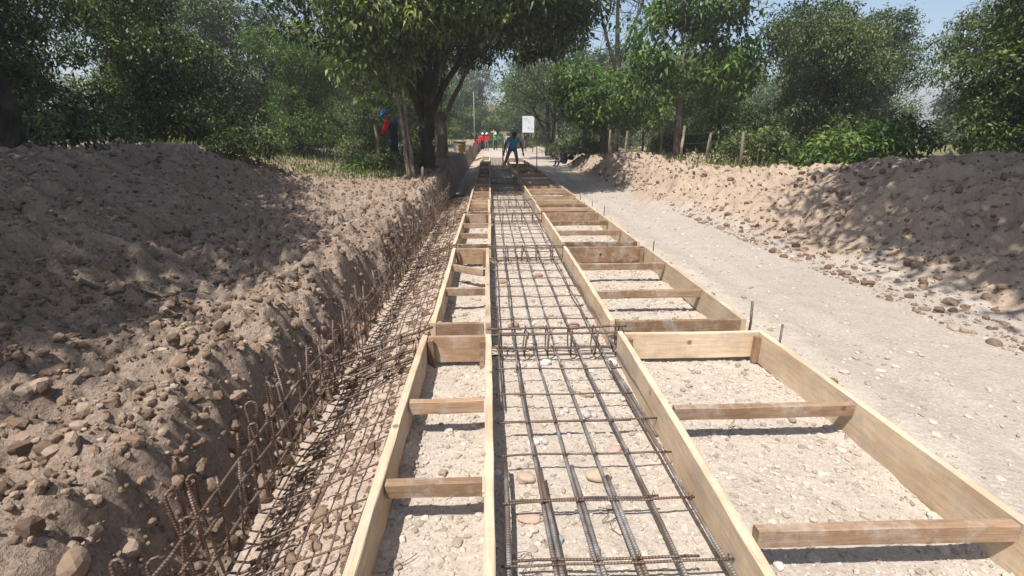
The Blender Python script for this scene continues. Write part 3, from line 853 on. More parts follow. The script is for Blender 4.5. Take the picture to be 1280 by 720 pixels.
def make_tree(name, loc, label, stems, lobes, n_cl, per, L, W, lmat, bmat, seed, cat='tree', group=None, cl_r=0.35, droop=0.5, detail=True, limbs=10, twigs=0.25, gap=0.0, shell=0.5, tw_r=.012):
    r = np.random.default_rng(seed)
    root = empty(name, loc, label, cat, group)
    tb = MB()
    tops = []
    for pts, rad in stems:
        pts = np.array(pts, float)
        t = np.linspace(0, len(pts) - 1, 5 * (len(pts) - 1) + 1)
        P = np.stack([np.interp(t, range(len(pts)), pts[:, i]) for i in range(3)], 1)
        rd = np.interp(t, range(len(pts)), rad)
        P[1:] += r.normal(0, .25, (len(P) - 1, 3)) * rd[1:, None] * .5
        rd = rd * (1 + r.normal(0, .06, len(rd)))
        tb.tube(P, rd, 10)
        tops.append((P[-1], rd[-1]))
        tops.append((P[int(len(P) * .7)], rd[int(len(P) * .7)] * .8))
    C = crown_points(lobes, n_cl, r, shell)
    if gap > 0:
        g = fbm(C[:, 0] + C[:, 2] * .7, C[:, 1] * .6 + C[:, 2], 0.75, 2, seed)
        C = C[g > np.quantile(g, gap)]
    n_cl = len(C)
    mains = []
    for q in range(limbs):
        tp, tr = tops[q % len(tops)]
        e = C[r.integers(n_cl)]
        m = (tp + e) / 2 + np.array([0, 0, .12 * np.linalg.norm(e - tp)]) + r.normal(0, .15, 3)
        t = np.linspace(0, 1, 7)[:, None]
        P = (1 - t) ** 2 * tp + 2 * t * (1 - t) * m + t * t * e
        P[1:-1] += r.normal(0, .05, (5, 3))
        tb.tube(P, np.linspace(tr * .62, .012, 7), 6, False)
        mains.append(P[2:])
    if mains:
        A = np.concatenate(mains)
        for c in C[r.random(n_cl) < twigs]:
            i = np.argmin(((A - c) ** 2).sum(1)); a = A[i]
            m = (a + c) / 2 + r.normal(0, .12, 3)
            tb.tube([a, m, c], [tw_r, tw_r * .7, tw_r * .4], 4, False)
    tb.build('trunk', bmat, root, smooth=True)
    N = n_cl * per
    ci = np.repeat(np.arange(n_cl), per)
    off = r.normal(0, 1, (N, 3)); off /= np.linalg.norm(off, axis=1)[:, None]
    off *= (r.random(N) ** .5 * cl_r)[:, None]; off[:, 2] *= .7
    pos = C[ci] + off
    d = off / cl_r + r.normal(0, .55, (N, 3)); d[:, 2] -= droop
    up = np.tile(np.array([0, 0, 1.0]), (N, 1)) + r.normal(0, .35, (N, 3))
    Ls = L * r.uniform(.65, 1.25, N); Ws = W * r.uniform(.7, 1.2, N)
    v, f, k = leaf_arrays(pos, d, Ls, Ws, up, None, detail)
    tint = np.clip(0.5 + .26 * r.normal(size=n_cl)[ci] + .13 * r.normal(size=N), 0, 1)
    mesh_np('crown', v, f, lmat, root, col=np.repeat(tint, k))
    return root

def copy_tree(o, loc, rz, sc, label, group=None):
    c = o.copy(); COL.objects.link(c)
    c.location = loc; c.rotation_euler = (0, 0, rz); c.scale = (sc, sc, sc)
    c['label'] = label
    if group: c['group'] = group
    elif 'group' in c: del c['group']
    for ch in o.children:
        d = ch.copy(); COL.objects.link(d); d.parent = c
    return c

# T1: the big dark tree that arches over the works
b = zb(-1.95, 16)
make_tree('shade_tree', (-1.95, 16, b - .1), 'big dark tree with thick mossy trunk, its crown arching over the works',
          [([(0, 0, 0), (.02, 0, .6), (.03, 0, 1.3)], [.30, .215, .20]),
           ([(-.05, 0, 1.1), (-.12, .1, 2.3), (-.3, .2, 4.6)], [.13, .11, .08]),
           ([(.05, 0, 1.1), (.12, -.1, 2.4), (.4, -.2, 4.8)], [.15, .12, .09]),
           ([(.12, .05, 1.0), (.24, .1, 2.2), (.6, .1, 4.4)], [.12, .10, .07]),
           ([(0, .1, 1.0), (.0, .3, 2.4), (.2, .8, 5)], [.13, .10, .07])],
          [((0.9, .4, 6.2), (4.6, 3.4, 2.0)), ((3.2, -1.8, 4.8), (1.8, 2.0, 1.3), 1.5), ((-1.8, -1.4, 4.9), (2.2, 2.0, 1.6)), ((1.6, -2.7, 4.5), (2.2, 1.6, 1.1), 1.8), ((3.7, -1.6, 3.8), (.9, 1.4, .6), 1.4), ((2.9, -.6, 3.7), (1.2, 1.2, .5), 1.4), ((-.4, -.4, 3.4), (1.1, 1.1, 1.0))],
          2300, 26, .19, .085, M_leaf_d, M_bark_d, 1, cl_r=.36, droop=.5, limbs=18, twigs=.15, shell=.35, gap=.06)
b = zb(-1.9, 21)
make_tree('shade_tree', (-1.9, 21.0, b - .1), 'second dark trunked tree on the bank just behind the big arching tree',
          [([(0, 0, 0), (.0, 0, 1.0), (-.05, 0, 2.0)], [.26, .2, .18]),
           ([(0, 0, 1.6), (.5, .1, 2.6), (1.5, .2, 4.4)], [.12, .09, .06]),
           ([(-.05, 0, 1.6), (-.5, .1, 3.0), (-.7, .2, 5.2)], [.12, .1, .07])],
          [((0.2, .5, 6.2), (3.8, 3.2, 2.4)), ((1.6, .2, 4.3), (1.3, 1.5, .8)), ((-1.2, .3, 4.0), (1.6, 1.6, 1.2))],
          1200, 24, .20, .085, M_leaf_d, M_bark_p, 2, cl_r=.36, droop=.5, limbs=12, twigs=.2, shell=.35, gap=.12)
b = zb(-2.06, 13)
make_tree('young_tree', (-2.06, 13.0, b - .1), 'young tree with two thin pale stems and light drooping leaves at the bank edge',
          [([(0, 0, 0), (-.08, 0, 1.2), (-.22, 0, 2.3), (-.1, -.1, 3.6)], [.06, .047, .04, .03]),
           ([(.13, .05, 0), (.02, .05, 1.2), (-.05, .05, 2.2), (.35, 0, 3.4)], [.055, .042, .036, .025])],
          [((-.35, -.2, 4.2), (1.55, 1.4, 1.5)), ((-.75, 0, 2.75), (.75, .9, .95)), ((.55, -.3, 4.4), (1.0, 1.0, 1.3))],
          470, 19, .20, .085, M_leaf_l, M_bark_p, 3, cl_r=.30, droop=.55, limbs=12, twigs=.35, shell=.3, gap=.1)
make_tree('roadside_tree', (3.85, 34, .25), 'slender dark trunked tree with greyish leaves standing beside the white sign',
          [([(0, 0, 0), (-.02, 0, 1.2), (-.1, 0, 3.2)], [.2, .15, .1]), ([(.12, .1, 0), (.38, .1, 1.4), (.42, .1, 3.4)], [.16, .11, .08]),
           ([(-.05, 0, 1.3), (-.75, .1, 2.4), (-1.3, .1, 3.6)], [.09, .07, .05])],
          [((.2, 0, 5.0), (3.2, 2.6, 2.2)), ((-1.4, 0, 4.0), (1.4, 1.4, 1.2)), ((1.0, 0, 3.0), (1.6, 1.4, 1.0))],
          800, 16, .17, .07, M_leaf_g, M_bark_d, 4, cl_r=.4, droop=.4, detail=False, limbs=12, twigs=.25, shell=.4, gap=.12)
b = zv(5.5, 24)
make_tree('leafy_tree', (5.4, 24, b - .1), 'low bright green broad leaved tree over the fence right of the road',
          [([(0, 0, 0), (-.05, 0, .8), (-.3, 0, 1.8)], [.2, .15, .1]), ([(.05, 0, .6), (.5, .1, 1.5), (.9, .1, 2.2)], [.1, .08, .06])],
          [((-.3, -.4, 2.55), (2.2, 1.9, 1.15)), ((-1.7, -.3, 3.4), (1.1, 1.2, .9)), ((1.3, -.4, 2.0), (1.3, 1.3, .9)), ((-.9, -.3, 1.6), (1.0, 1.0, .6))],
          430, 17, .25, .11, M_leaf_b, M_bark_p, 5, cl_r=.38, droop=.55, limbs=10, twigs=.3, shell=.5, gap=.12)
make_tree('tall_tree', (7.6, 31, .4), 'tall thin crowned tree with sky showing through, right of the road',
          [([(0, 0, 0), (-.1, 0, 4), (-.3, 0, 8), (-.2, 0, 12)], [.22, .16, .11, .04]), ([(-.15, 0, 4.5), (-1.2, 0, 7.5), (-1.9, 0, 11)], [.1, .07, .03]), ([(-.15, 0, 5), (1.0, 0, 8), (1.9, 0, 12)], [.1, .07, .03])],
          [((-.4, 0, 8.5), (2.9, 2.0, 3.8)), ((1.6, 0, 8), (1.9, 1.6, 3))],
          330, 16, .13, .05, M_leaf_g, M_bark_d, 6, cl_r=.42, droop=.7, detail=False, limbs=26, twigs=.8, shell=.3, gap=.25, tw_r=.022)
b = zv(6.6, 18)
make_tree('leafy_tree', (6.7, 18.2, b - .1), 'broad leaved tree at the right with big bright leaves beyond the fence',
          [([(0, 0, 0), (-.05, 0, 1.5), (-.1, 0, 3.6)], [.13, .1, .07])],
          [((-.5, 0, 3.9), (1.5, 1.6, 1.3)), ((-1.0, -.2, 2.4), (.8, 1.0, .7)), ((0.6, 0, 5.2), (1.6, 1.5, 1.2)), ((1.2, 0, 3.2), (1.4, 1.3, 1.2))],
          420, 17, .27, .12, M_leaf_b, M_bark_p, 8, cl_r=.36, droop=.5, limbs=10, twigs=.35, shell=.5, gap=.15)
# two made-up trees, added so their crowns darken the near sides with shade
b = zb(-6.0, 6.6)
make_tree('shade_tree', (-6.0, 6.6, b - .15), 'large tree added on top of the left bank to shade the slope',
          [([(0, 0, 0), (.1, -.3, 1.6), (.4, -1.0, 3.4)], [.34, .26, .2]), ([(.3, -.9, 3.0), (1.4, -2.4, 4.4), (2.0, -4.2, 5.6)], [.16, .12, .06]), ([(.3, -.9, 3.0), (-.6, -.6, 4.4), (-1, 1, 6)], [.15, .11, .06])],
          [((0.3, -5.4, 6.3), (1.7, 3.4, 1.0)), ((-1.6, -2.4, 6.3), (2.4, 4.2, 1.0)), ((-2.2, 1.0, 4.8), (2.6, 2.4, 1.4))],
          2600, 22, .20, .085, M_leaf_m, M_bark_d, 9, cl_r=.42, droop=.6, limbs=16, twigs=.12, shell=.3, gap=.05)
b = zv(9.8, 7.6)
make_tree('shade_tree', (9.8, 7.6, b - .15), 'large unseen leaning tree added on the right bank to shade the road edge',
          [([(0, 0, 0), (-.3, -.6, 1.6), (-.9, -1.8, 3.4)], [.34, .26, .2]), ([(-.8, -1.6, 3.0), (-2.8, -3.4, 4.6), (-4.4, -5.0, 5.8)], [.17, .12, .06]), ([(-.8, -1.6, 3), (-.2, .2, 4.6), (.6, 1.8, 6)], [.15, .11, .06])],
          [((-4.6, -5.0, 6.4), (2.6, 3.8, 1.1)), ((-3.2, -2.6, 6.2), (2.6, 3.0, 1.1)), ((.6, 1.8, 4.8), (2.6, 2.6, 1.5))],
          2400, 22, .20, .085, M_leaf_m, M_bark_d, 10, cl_r=.42, droop=.6, limbs=16, twigs=.12, shell=.3, gap=.05)

# forest wall, three kinds copied
def far_proto(seed, hgt, rad, lmat, loc, label, group, n_cl=520):
    r = np.random.default_rng(seed)
    lobes = [((r.uniform(-.35, .35) * rad, r.uniform(-.35, .35) * rad, hgt * (0.14 + .72 * q / 8)), (rad * r.uniform(.42, .75), rad * r.uniform(.42, .75), hgt * r.uniform(.10, .17))) for q in range(9)]
    return make_tree('forest_tree', loc, label, [([(0, 0, 0), (0, 0, hgt * .4), (0, 0, hgt * .8)], [.3, .22, .08])], lobes, n_cl, 13, .34, .2, lmat, M_bark_d, seed, group=group,
                     cl_r=.55, droop=.3, detail=False, limbs=10, twigs=.05, shell=.65, gap=.08)
GT = 'trees of the forest behind the works'
kinds = [(21, 11, 4.2, M_leaf_d, 'tall dark green tree in the forest wall behind the works'), (22, 9.5, 4.0, M_leaf_m, 'mid green bushy tree in the forest wall behind the works'),
         (23, 8.5, 3.8, M_leaf_b, 'bright green rounded tree in the forest wall behind the works'), (24, 10, 4.0, M_leaf_g, 'grey green loose tree in the forest wall behind the works')]
spots = [(x_, 93 + 3 * math.sin(x_), int(abs(x_ * 7)) % 4) for x_ in (-52, -43, -35, -27, -20, -14, -9, -4, 7, 12, 18, 25, 33, 41, 50)] + [(-3.5, 68, 1), (-6.2, 73, 0), (4.6, 66, 2), (-8, 64, 3), (8.5, 62, 0), (-13, 60, 0), (13, 58, 1), (-18, 66, 2), (18, 66, 3), (-24, 60, 1), (24, 62, 0), (-1.5, 84, 0), (5.5, 84, 3),
         (-31, 62, 0), (31, 62, 2), (-38, 66, 3), (38, 64, 1), (-46, 60, 1), (46, 60, 0), (-12, 80, 2), (14, 80, 0), (-55, 64, 0), (56, 62, 3), (-26, 80, 3), (28, 82, 1)]
protos = {}
fr = random.Random(5)
for x, y, k in spots:
    zz = float(h_hill(np.float64(y))) - .2
    if k not in protos:
        sd, hg, ra, lm, lb = kinds[k]
        protos[k] = far_proto(sd, hg, ra, lm, (x, y, zz), lb, GT)
    else:
        copy_tree(protos[k], (x, y, zz), fr.uniform(0, 6.28), fr.uniform(.85, 1.2), kinds[k][4], GT)
for x, y, k, s in [(-2.2, 63, 1, .55), (.6, 66, 2, .5), (3.0, 62, 3, .5), (6.2, 60, 1, .5), (-5.2, 61, 2, .5), (-9.5, 56, 1, .5), (9.8, 54, 3, .5), (13, 50, 1, .5), (-13, 52, 3, .5), (-18, 52, 1, .55), (18, 52, 0, .55)]:
    copy_tree(protos[k], (x, y, -.75 * s), fr.uniform(0, 6.28), s, kinds[k][4].replace('tree in the forest wall', 'small tree at the foot of the forest'), 'small trees at the foot of the forest')
mids = {}
def mid_tree(k, loc, rz, sc, label, group):
    if k not in mids:
        r_ = np.random.default_rng(60 + k); hg, ra = (9, 3.6)
        lobes = [((r_.uniform(-.4, .4) * ra, r_.uniform(-.4, .4) * ra, hg * (.16 + .68 * q / 9)), (ra * r_.uniform(.4, .72), ra * r_.uniform(.4, .72), hg * r_.uniform(.08, .15))) for q in range(10)]
        mids[k] = make_tree('bank_tree', loc, label, [([(0, 0, 0), (.1, 0, hg * .35), (-.1, .1, hg * .7)], [.2, .15, .07]), ([(.02, 0, .8), (.6, .2, 2.4), (1.2, .3, 4)], [.1, .07, .04])], lobes, 1250, 22, .19, .085,
                            (M_leaf_d, M_leaf_m, M_leaf_b, M_leaf_g)[k], M_bark_d, 60 + k, group=group, cl_r=.42, droop=.5, detail=False, limbs=14, twigs=.12, shell=.6, gap=.08)
        mids[k].rotation_euler = (0, 0, rz); mids[k].scale = (sc, sc, sc)
        return mids[k]
    return copy_tree(mids[k], loc, rz, sc, label, group)
GL = 'trees behind the left bank'
for x, y, k, s in [(-6.2, 26, 1, .62), (-4.6, 33, 0, .8), (-9.5, 21, 0, .75), (-10, 31, 2, .75), (-14, 15, 1, .75), (-13.5, 24, 3, .8), (-19, 19, 0, .85), (-18, 30, 1, .9), (-26, 26, 2, .9), (-8.6, 44, 3, .9), (-16, 44, 0, .9), (-26, 42, 1, .9), (-11, 12.5, 3, .62), (-9, 15.5, 0, .6), (-7.2, 20, 2, .55), (-12, 18.5, 1, .7), (-22, 15, 0, .85), (-6.8, 31, 3, .7)]:
    (mid_tree if y < 34 else (lambda k_, *a_: copy_tree(protos[k_], *a_)))(k, (x, y, zb(x, y) - .2 if x > -16 else .3), fr.uniform(0, 6.28), s, ['dark green tree standing behind the left bank', 'mid green tree standing behind the left bank', 'bright green tree standing behind the left bank', 'grey green tree standing behind the left bank'][k], GL)
GR = 'trees beyond the right verge'
for x, y, k, s in [(8.8, 40, 0, .75), (10.5, 27, 1, .62), (13, 33, 3, .8), (12.5, 20, 0, .72), (15.5, 25, 2, .75), (17, 16, 1, .8), (21, 21, 3, .9), (23, 32, 0, .9), (16, 42, 2, .9), (26, 42, 1, .9), (14, 11, 0, .6), (11, 16.5, 3, .6), (9.6, 21.5, 2, .55), (19, 27, 0, .85), (22, 15, 2, .8)]:
    (mid_tree if y < 34 else (lambda k_, *a_: copy_tree(protos[k_], *a_)))(k, (x, y, zv(x, y) - .2 if x < 18 else .3), fr.uniform(0, 6.28), s, ['dark green tree beyond the right verge', 'mid green tree beyond the right verge', 'bright green tree beyond the right verge', 'grey green tree beyond the right verge'][k], GR)

# bushes and undergrowth
def bush(loc, label, rx, ry, rz, n, lmat, seed, L=.16, W=.08, group=None):
    return make_tree('bush', loc, label, [([(0, 0, -.1), (0, 0, rz * .5), (.05, 0, rz * .9)], [.05, .04, .02])], [((0, 0, rz * .8), (rx, ry, rz * .75)), ((rx * .4, 0, rz * 1.0), (rx * .6, ry * .6, rz * .5)), ((-rx * .5, 0, rz * .6), (rx * .6, ry * .7, rz * .5))],
                     n, 14, L, W, lmat, M_bark_p, seed, 'bush', group, .26, .4, True, 8, .3, .05, .4)
GB = 'bushes along the right fence'
for i, (x, y, rx, rz, m, lab) in enumerate([
    (7.3, 20.4, .9, .75, M_leaf_m, 'mid green bush by the fence at the right, below the big leaved tree'),
    (5.0, 26.5, 1.2, .7, M_leaf_g, 'dusty grey green bush beneath the low bright tree'),
    (8.8, 22.5, 1.3, .9, M_leaf_d, 'dark bush behind the fence at the right'),
    (4.6, 31.0, 1.2, .8, M_leaf_g, 'dusty bush beside the slender roadside tree'),
    (8.4, 16.0, 1.2, .8, M_leaf_m, 'bush on the right bank nearest the road works'),
    (8.6, 11.8, 1.3, .8, M_leaf_b, 'bright bush on the right bank above the road'),
    (10.6, 13.6, 1.5, .9, M_leaf_d, 'dark bush further up the right bank')]):
    bush((x, y, zv(x, y)), lab, rx, rx * .8, rz, 170, m, 300 + i, group=GB)
GB2 = 'low plants on the left bank'
for i, (x, y, rx, rz, m, lab) in enumerate([
    (-2.75, 15.2, .55, .36, M_leaf_m, 'low green plant at the feet of the man in the blue helmet'),
    (-3.5, 14.6, .6, .34, M_leaf_b, 'bright low weeds left of the wooden post'),
    (-4.3, 17.5, .9, .6, M_leaf_m, 'leafy bush left of the man in the blue helmet'),
    (-5.6, 12.0, .9, .5, M_leaf_m, 'leafy bush on top of the left bank'),
    (-2.9, 19.5, .8, .4, M_leaf_m, 'low bush behind the man in the blue helmet'),
    (-7.4, 9.5, 1.1, .6, M_leaf_d, 'dark bush on top of the left bank')]):
    bush((x, y, zb(x, y)), lab, rx, rx * .8, rz, 90, m, 400 + i, .13, .06, GB2)

def grass(name, n, xf, yf, hf, hgt, label):
    x = xf(n); y = yf(n); z = hf(x, y)
    pos = np.stack([x, y, z - .01], 1)
    d = rng.normal(0, .4, (n, 3)); d[:, 2] = 1
    v, f, k = leaf_arrays(pos, d, hgt * rng.uniform(.5, 1.4, n), np.full(n, hgt * .11), np.tile([0, 1.0, 0], (n, 1)) + rng.normal(0, .5, (n, 3)), None, False)
    o = mesh_np(name, v, f, M_grass, col=np.repeat(rng.random(n), k))
    return tag(o, label, 'grass', kind='stuff')
def patchy(xf, yf, hf, thr):
    pass
grass('grass', 9000, lambda n: -2.4 - 7 * rng.random(n) ** 1.2, lambda n: 13 + 45 * rng.random(n) ** 1.5, h_bank, .22, 'grass growing under the trees on the left bank')
grass('verge_grass', 9000, lambda n: 5.4 + 8 * rng.random(n), lambda n: 14 + 45 * rng.random(n) ** 1.5, h_verge, .24, 'grass growing along the right verge')
grass('field_grass', 14000, lambda n: rng.uniform(-14, 16, n), lambda n: rng.uniform(62, 76, n), lambda x, y: h_hill(y) + 0 * x, .55, 'pale grass where the forest begins behind the workers')

M_dry = leaf_mat('dry leaf', (0.07, 0.045, 0.025), (0.17, 0.115, 0.065), (0.34, 0.26, 0.15), 0.15)
def litter(name, n, xf, yf, hf, label):
    x = xf(n); y = yf(n); z = hf(x, y)
    g = fbm(x, y, .9, 2, 91) > -.08; x, y, z = x[g], y[g], z[g]; n = len(x)
    d = rng.normal(0, 1, (n, 3)); d[:, 2] *= .22
    v, f, k = leaf_arrays(np.stack([x, y, z + .012], 1), d, rng.uniform(.04, .11, n), rng.uniform(.018, .045, n), np.tile([0, 0, 1.0], (n, 1)) + rng.normal(0, .25, (n, 3)), None, True)
    return tag(mesh_np(name, v, f, M_dry, col=np.repeat(rng.random(n), k)), label, 'dead leaves', kind='stuff')
litter('leaf_litter', 3800, lambda n: X_WALL - .35 - 5 * rng.random(n), lambda n: 2.5 + 17 * rng.random(n) ** 1.3, h_bank, 'fallen dry leaves on the left bank')
litter('verge_litter', 2200, lambda n: 4.6 + 4 * rng.random(n), lambda n: 4 + 20 * rng.random(n), h_verge, 'fallen dry leaves on the right bank')

# dry roots and sticks on the bank
def stick(x, y, L, ang, r_, lab, sag=0.0, zf=zb, mat=M_bark_p, lift=.03, rise=0.0):
    k = np.linspace(-.5, .5, 8)
    sr = np.random.default_rng(int(abs(x * 1000 + y * 77)))
    P = np.stack([k * L * math.cos(ang), k * L * math.sin(ang), lift + rise * (k + .5)], 1)
    z = np.array([zf(x + p[0], y + p[1]) for p in P]); zc = zf(x, y)
    if rise == 0: P[:, 2] += (z - zc)
    P += sr.normal(0, .012, P.shape)
    mb = MB(); mb.tube(P, np.linspace(r_, r_ * .45, 8), 6)
    return tag(mb.build('stick', mat, loc=(x, y, zc), smooth=True), lab, 'stick', 'dry sticks and roots on the left bank')
for a in [(-1.45, 9.2, .9, 1.2, .018, 'pale root running along the bank edge before the twin stems'), (-1.5, 11.2, .7, .4, .016, 'short root sticking from the bank near the twin stems'),
          (-1.7, 17.6, 1.3, .9, .022, 'pale branch lying on the bank beyond the big trunk'), (-2.5, 9.6, 1.0, .2, .014, 'dry stick on the crumbly bank top'),
          (-1.9, 6.4, .8, 2.0, .014, 'dry stick on the bank by the hooked bars'), (-2.3, 3.6, 1.1, .7, .016, 'long dry root lying on the shaded bank nearest the camera'), (-2.6, 5.2, .7, 2.4, .012, 'short dry twig on the shaded bank among clods')]: stick(*a)
for x, y, h_, lab in [(-1.62, 12.1, .32, 'short cut stump stake at the bank edge near the twin stems'), (-1.45, 15.0, .5, 'thin stake leaning over the dark trench hole')]:
    mb = MB(); mb.tube([(0, 0, -.1), (.02, 0, h_ * .5), (.03, .02, h_)], [.035, .03, .028], 7)
    tag(mb.build('wooden_stake', M_bark_p, loc=(x, y, zb(x, y)), smooth=True), lab, 'stake')
zp = zb(-3.1, 14.6)
mb = MB(); mb.tube([(0, 0, -.2), (.0, 0, .6), (-.03, 0, 1.15), (-.05, 0, 1.3)], [.06, .055, .05, .04], 8)
tag(mb.build('wooden_post', M_bark_p, loc=(-3.12, 14.6, zp), smooth=True), 'grey weathered post in front of the man in the blue helmet', 'post')

# ------------------------------------------------------------------ fence, sign, poles, drum, bucket
fx = [(5.05, 21.6), (5.55, 20.9), (5.95, 19.9), (6.25, 18.6), (6.55, 17.3), (6.9, 16.0), (7.3, 14.6)]
fr_ = empty('fence', (5.05, 21.6, zv(5.05, 21.6)), 'fence of rough pale posts and wire on the right bank', 'fence')
fo = np.array([5.05, 21.6, zv(5.05, 21.6)])
tops = []
for i, (x, y) in enumerate(fx):
    z = zv(x, y); hh = 1.15 + .15 * math.sin(i * 2.1)
    mb = MB(); mb.tube(np.array([(x, y, z - .2), (x + .02 * math.sin(i), y, z + hh * .5), (x + .05 * math.sin(i * 1.7), y, z + hh)]) - fo, [.055, .05, .042], 8)
    mb.build('post', M_bark_p, fr_, smooth=True); tops.append((x, y, z))
for k in (.35, .7, 1.0):
    mb = MB(); mb.tube(np.array([(x, y - .05, z + k + .02 * math.sin(i * 3)) for i, (x, y, z) in enumerate(tops)]) - fo, .005, 4)
    mb.build('wire', M_barZ, fr_)

M_white = simple_mat('white board paint', (0.58, 0.59, 0.62), .03, 8, .5)
M_ink = simple_mat('faded blue print', (0.20, 0.25, 0.42), .1, 12, .6)
sg = empty('notice_board', (3.35, 45, .1), 'white notice board with faded blue print on posts above the road', 'sign')
mb = MB(); mb.box((0, 0, 2.33), (1.02, .04, 1.36), None, .006); mb.build('panel', M_white, sg)
mb = MB()
for (cx_, cz, sx, sz) in [(-.30, 2.80, .16, .03), (-.30, 2.70, .03, .2), (-.12, 2.80, .14, .03), (-.12, 2.68, .03, .22), (.03, 2.6, .03, .3), (.16, 2.46, .16, .03), (-.02, 2.02, .03, .14), (.08, 2.02, .03, .14), (.03, 2.09, .12, .03), (.03, 1.95, .12, .03), (.27, 2.05, .03, .28), (.36, 1.93, .16, .03)]:
    mb.box((cx_, -.024, cz), (sx, .006, sz))
mb.build('lettering', M_ink, sg)
for sx in (-.42, .42):
    mb = MB(); mb.tube([(sx, .05, 0), (sx, .05, 2.9)], .035, 8); mb.build('post', M_bark_p, sg, smooth=True)
mb = MB(); mb.tube([(0, 0, -.2), (.02, 0, 3), (0, 0, 6.2)], [.075, .065, .05], 8)
tag(mb.build('utility_pole', simple_mat('grey concrete pole', (.20, .20, .19), .1, 6), loc=(-1.75, 60, 0), smooth=True), 'thin grey pole rising in front of the forest behind the workers in red', 'pole')
pr = empty('signpost', (0.42, 56, 0), 'small pale post with a cross board beside the worker in green', 'post')
mb = MB(); mb.tube([(0, 0, 0), (.02, 0, 2.1)], .06, 8); mb.build('post', M_wmid, pr, smooth=True)
mb = MB(); mb.box((0, -.07, 1.85), (.55, .03, .14)); mb.build('board', M_wpale, pr)
zdr = zb(-1.62, 28)
dr = empty('drum', (-1.62, 28, zdr - .02), 'wide grey metal drum with dark rim standing on the left bank', 'drum')
mb = MB()
a = np.linspace(0, 2 * math.pi, 25)[:-1]
prof = [(.0, .0), (.29, .0), (.30, .02), (.31, .3), (.325, .32), (.315, .34), (.33, .62), (.345, .64)]
for (r0, h0), (r1, h1) in zip(prof[:-1], prof[1:]):
    v = np.concatenate([np.stack([r0 * np.cos(a), r0 * np.sin(a), np.full(24, h0)], 1), np.stack([r1 * np.cos(a), r1 * np.sin(a), np.full(24, h1)], 1)])
    i0 = np.arange(24); i1 = (i0 + 1) % 24
    mb.add(v, np.stack([i0, i1, i1 + 24, i0 + 24], 1))
mb.build('body', simple_mat('dull grey steel', (.30, .29, .28), .3, 9, .55, .4), dr, smooth=True)
mb = MB(); aa = np.linspace(0, 2 * math.pi, 33); mb.tube(np.stack([.35 * np.cos(aa), .35 * np.sin(aa), np.full(33, .65)], 1), .022, 6, False)
mb.build('rim', simple_mat('dark rim', (.04, .04, .04), .3, 9), dr, smooth=True)
mb = MB(); v = [(0, 0, .72)] + [(.34 * math.cos(t), .34 * math.sin(t), .665) for t in aa[:-1]]
mb.add(v, None, [[0, 1 + i, 1 + (i + 1) % 32] for i in range(32)]); mb.build('fill', M_mound, dr, smooth=True)
zbu = zb(-1.42, 26.5)
bk = empty('bucket', (-1.45, 26.4, zbu), 'orange yellow bucket in front of the grey drum', 'bucket')
mb = MB()
prof = [(.0, .0), (.13, .0), (.165, .36), (.175, .37), (.17, .38), (.155, .36), (.13, .04)]
for (r0, h0), (r1, h1) in zip(prof[:-1], prof[1:]):
    v = np.concatenate([np.stack([r0 * np.cos(a), r0 * np.sin(a), np.full(24, h0)], 1), np.stack([r1 * np.cos(a), r1 * np.sin(a), np.full(24, h1)], 1)])
    mb.add(v, np.stack([i0, i1, i1 + 24, i0 + 24], 1))
mb.build('body', simple_mat('orange plastic', (.62, .30, .03), .12, 9, .45), bk, smooth=True)
mb = MB(); t = np.linspace(0, math.pi, 12); mb.tube(np.stack([.17 * np.cos(t), -.05 - .04 * np.sin(t), .36 + .13 * np.sin(t)], 1), .006, 5); mb.build('handle', M_barZ, bk, smooth=True)

# ------------------------------------------------------------------ people
SKIN = simple_mat('brown skin', (0.20, 0.105, 0.065), .08, 20, .55)
LIP = simple_mat('lip', (0.16, 0.06, 0.05), .1, 20, .5)
HAIR = simple_mat('black hair', (0.012, 0.010, 0.009), .3, 60, .5)
def cloth(name, c): return simple_mat(name, c, .18, 14, .9, 0, .3, .1)
BASE = dict(pelvis=(0, 0, .94), waist=(0, .01, 1.10), chest=(0, 0, 1.32), neck=(0, .01, 1.47), head=(0, -.01, 1.60),
            shL=(.17, .01, 1.40), elL=(.235, .03, 1.13), wrL=(.24, -.06, .89), shR=(-.17, .01, 1.40), elR=(-.235, .03, 1.13), wrR=(-.24, -.06, .89),
            hiL=(.095, 0, .90), knL=(.11, -.02, .50), anL=(.115, .03, .09), toL=(.13, -.14, .045), hiR=(-.095, 0, .90), knR=(-.11, -.02, .50), anR=(-.115, .03, .09), toR=(-.13, -.14, .045))
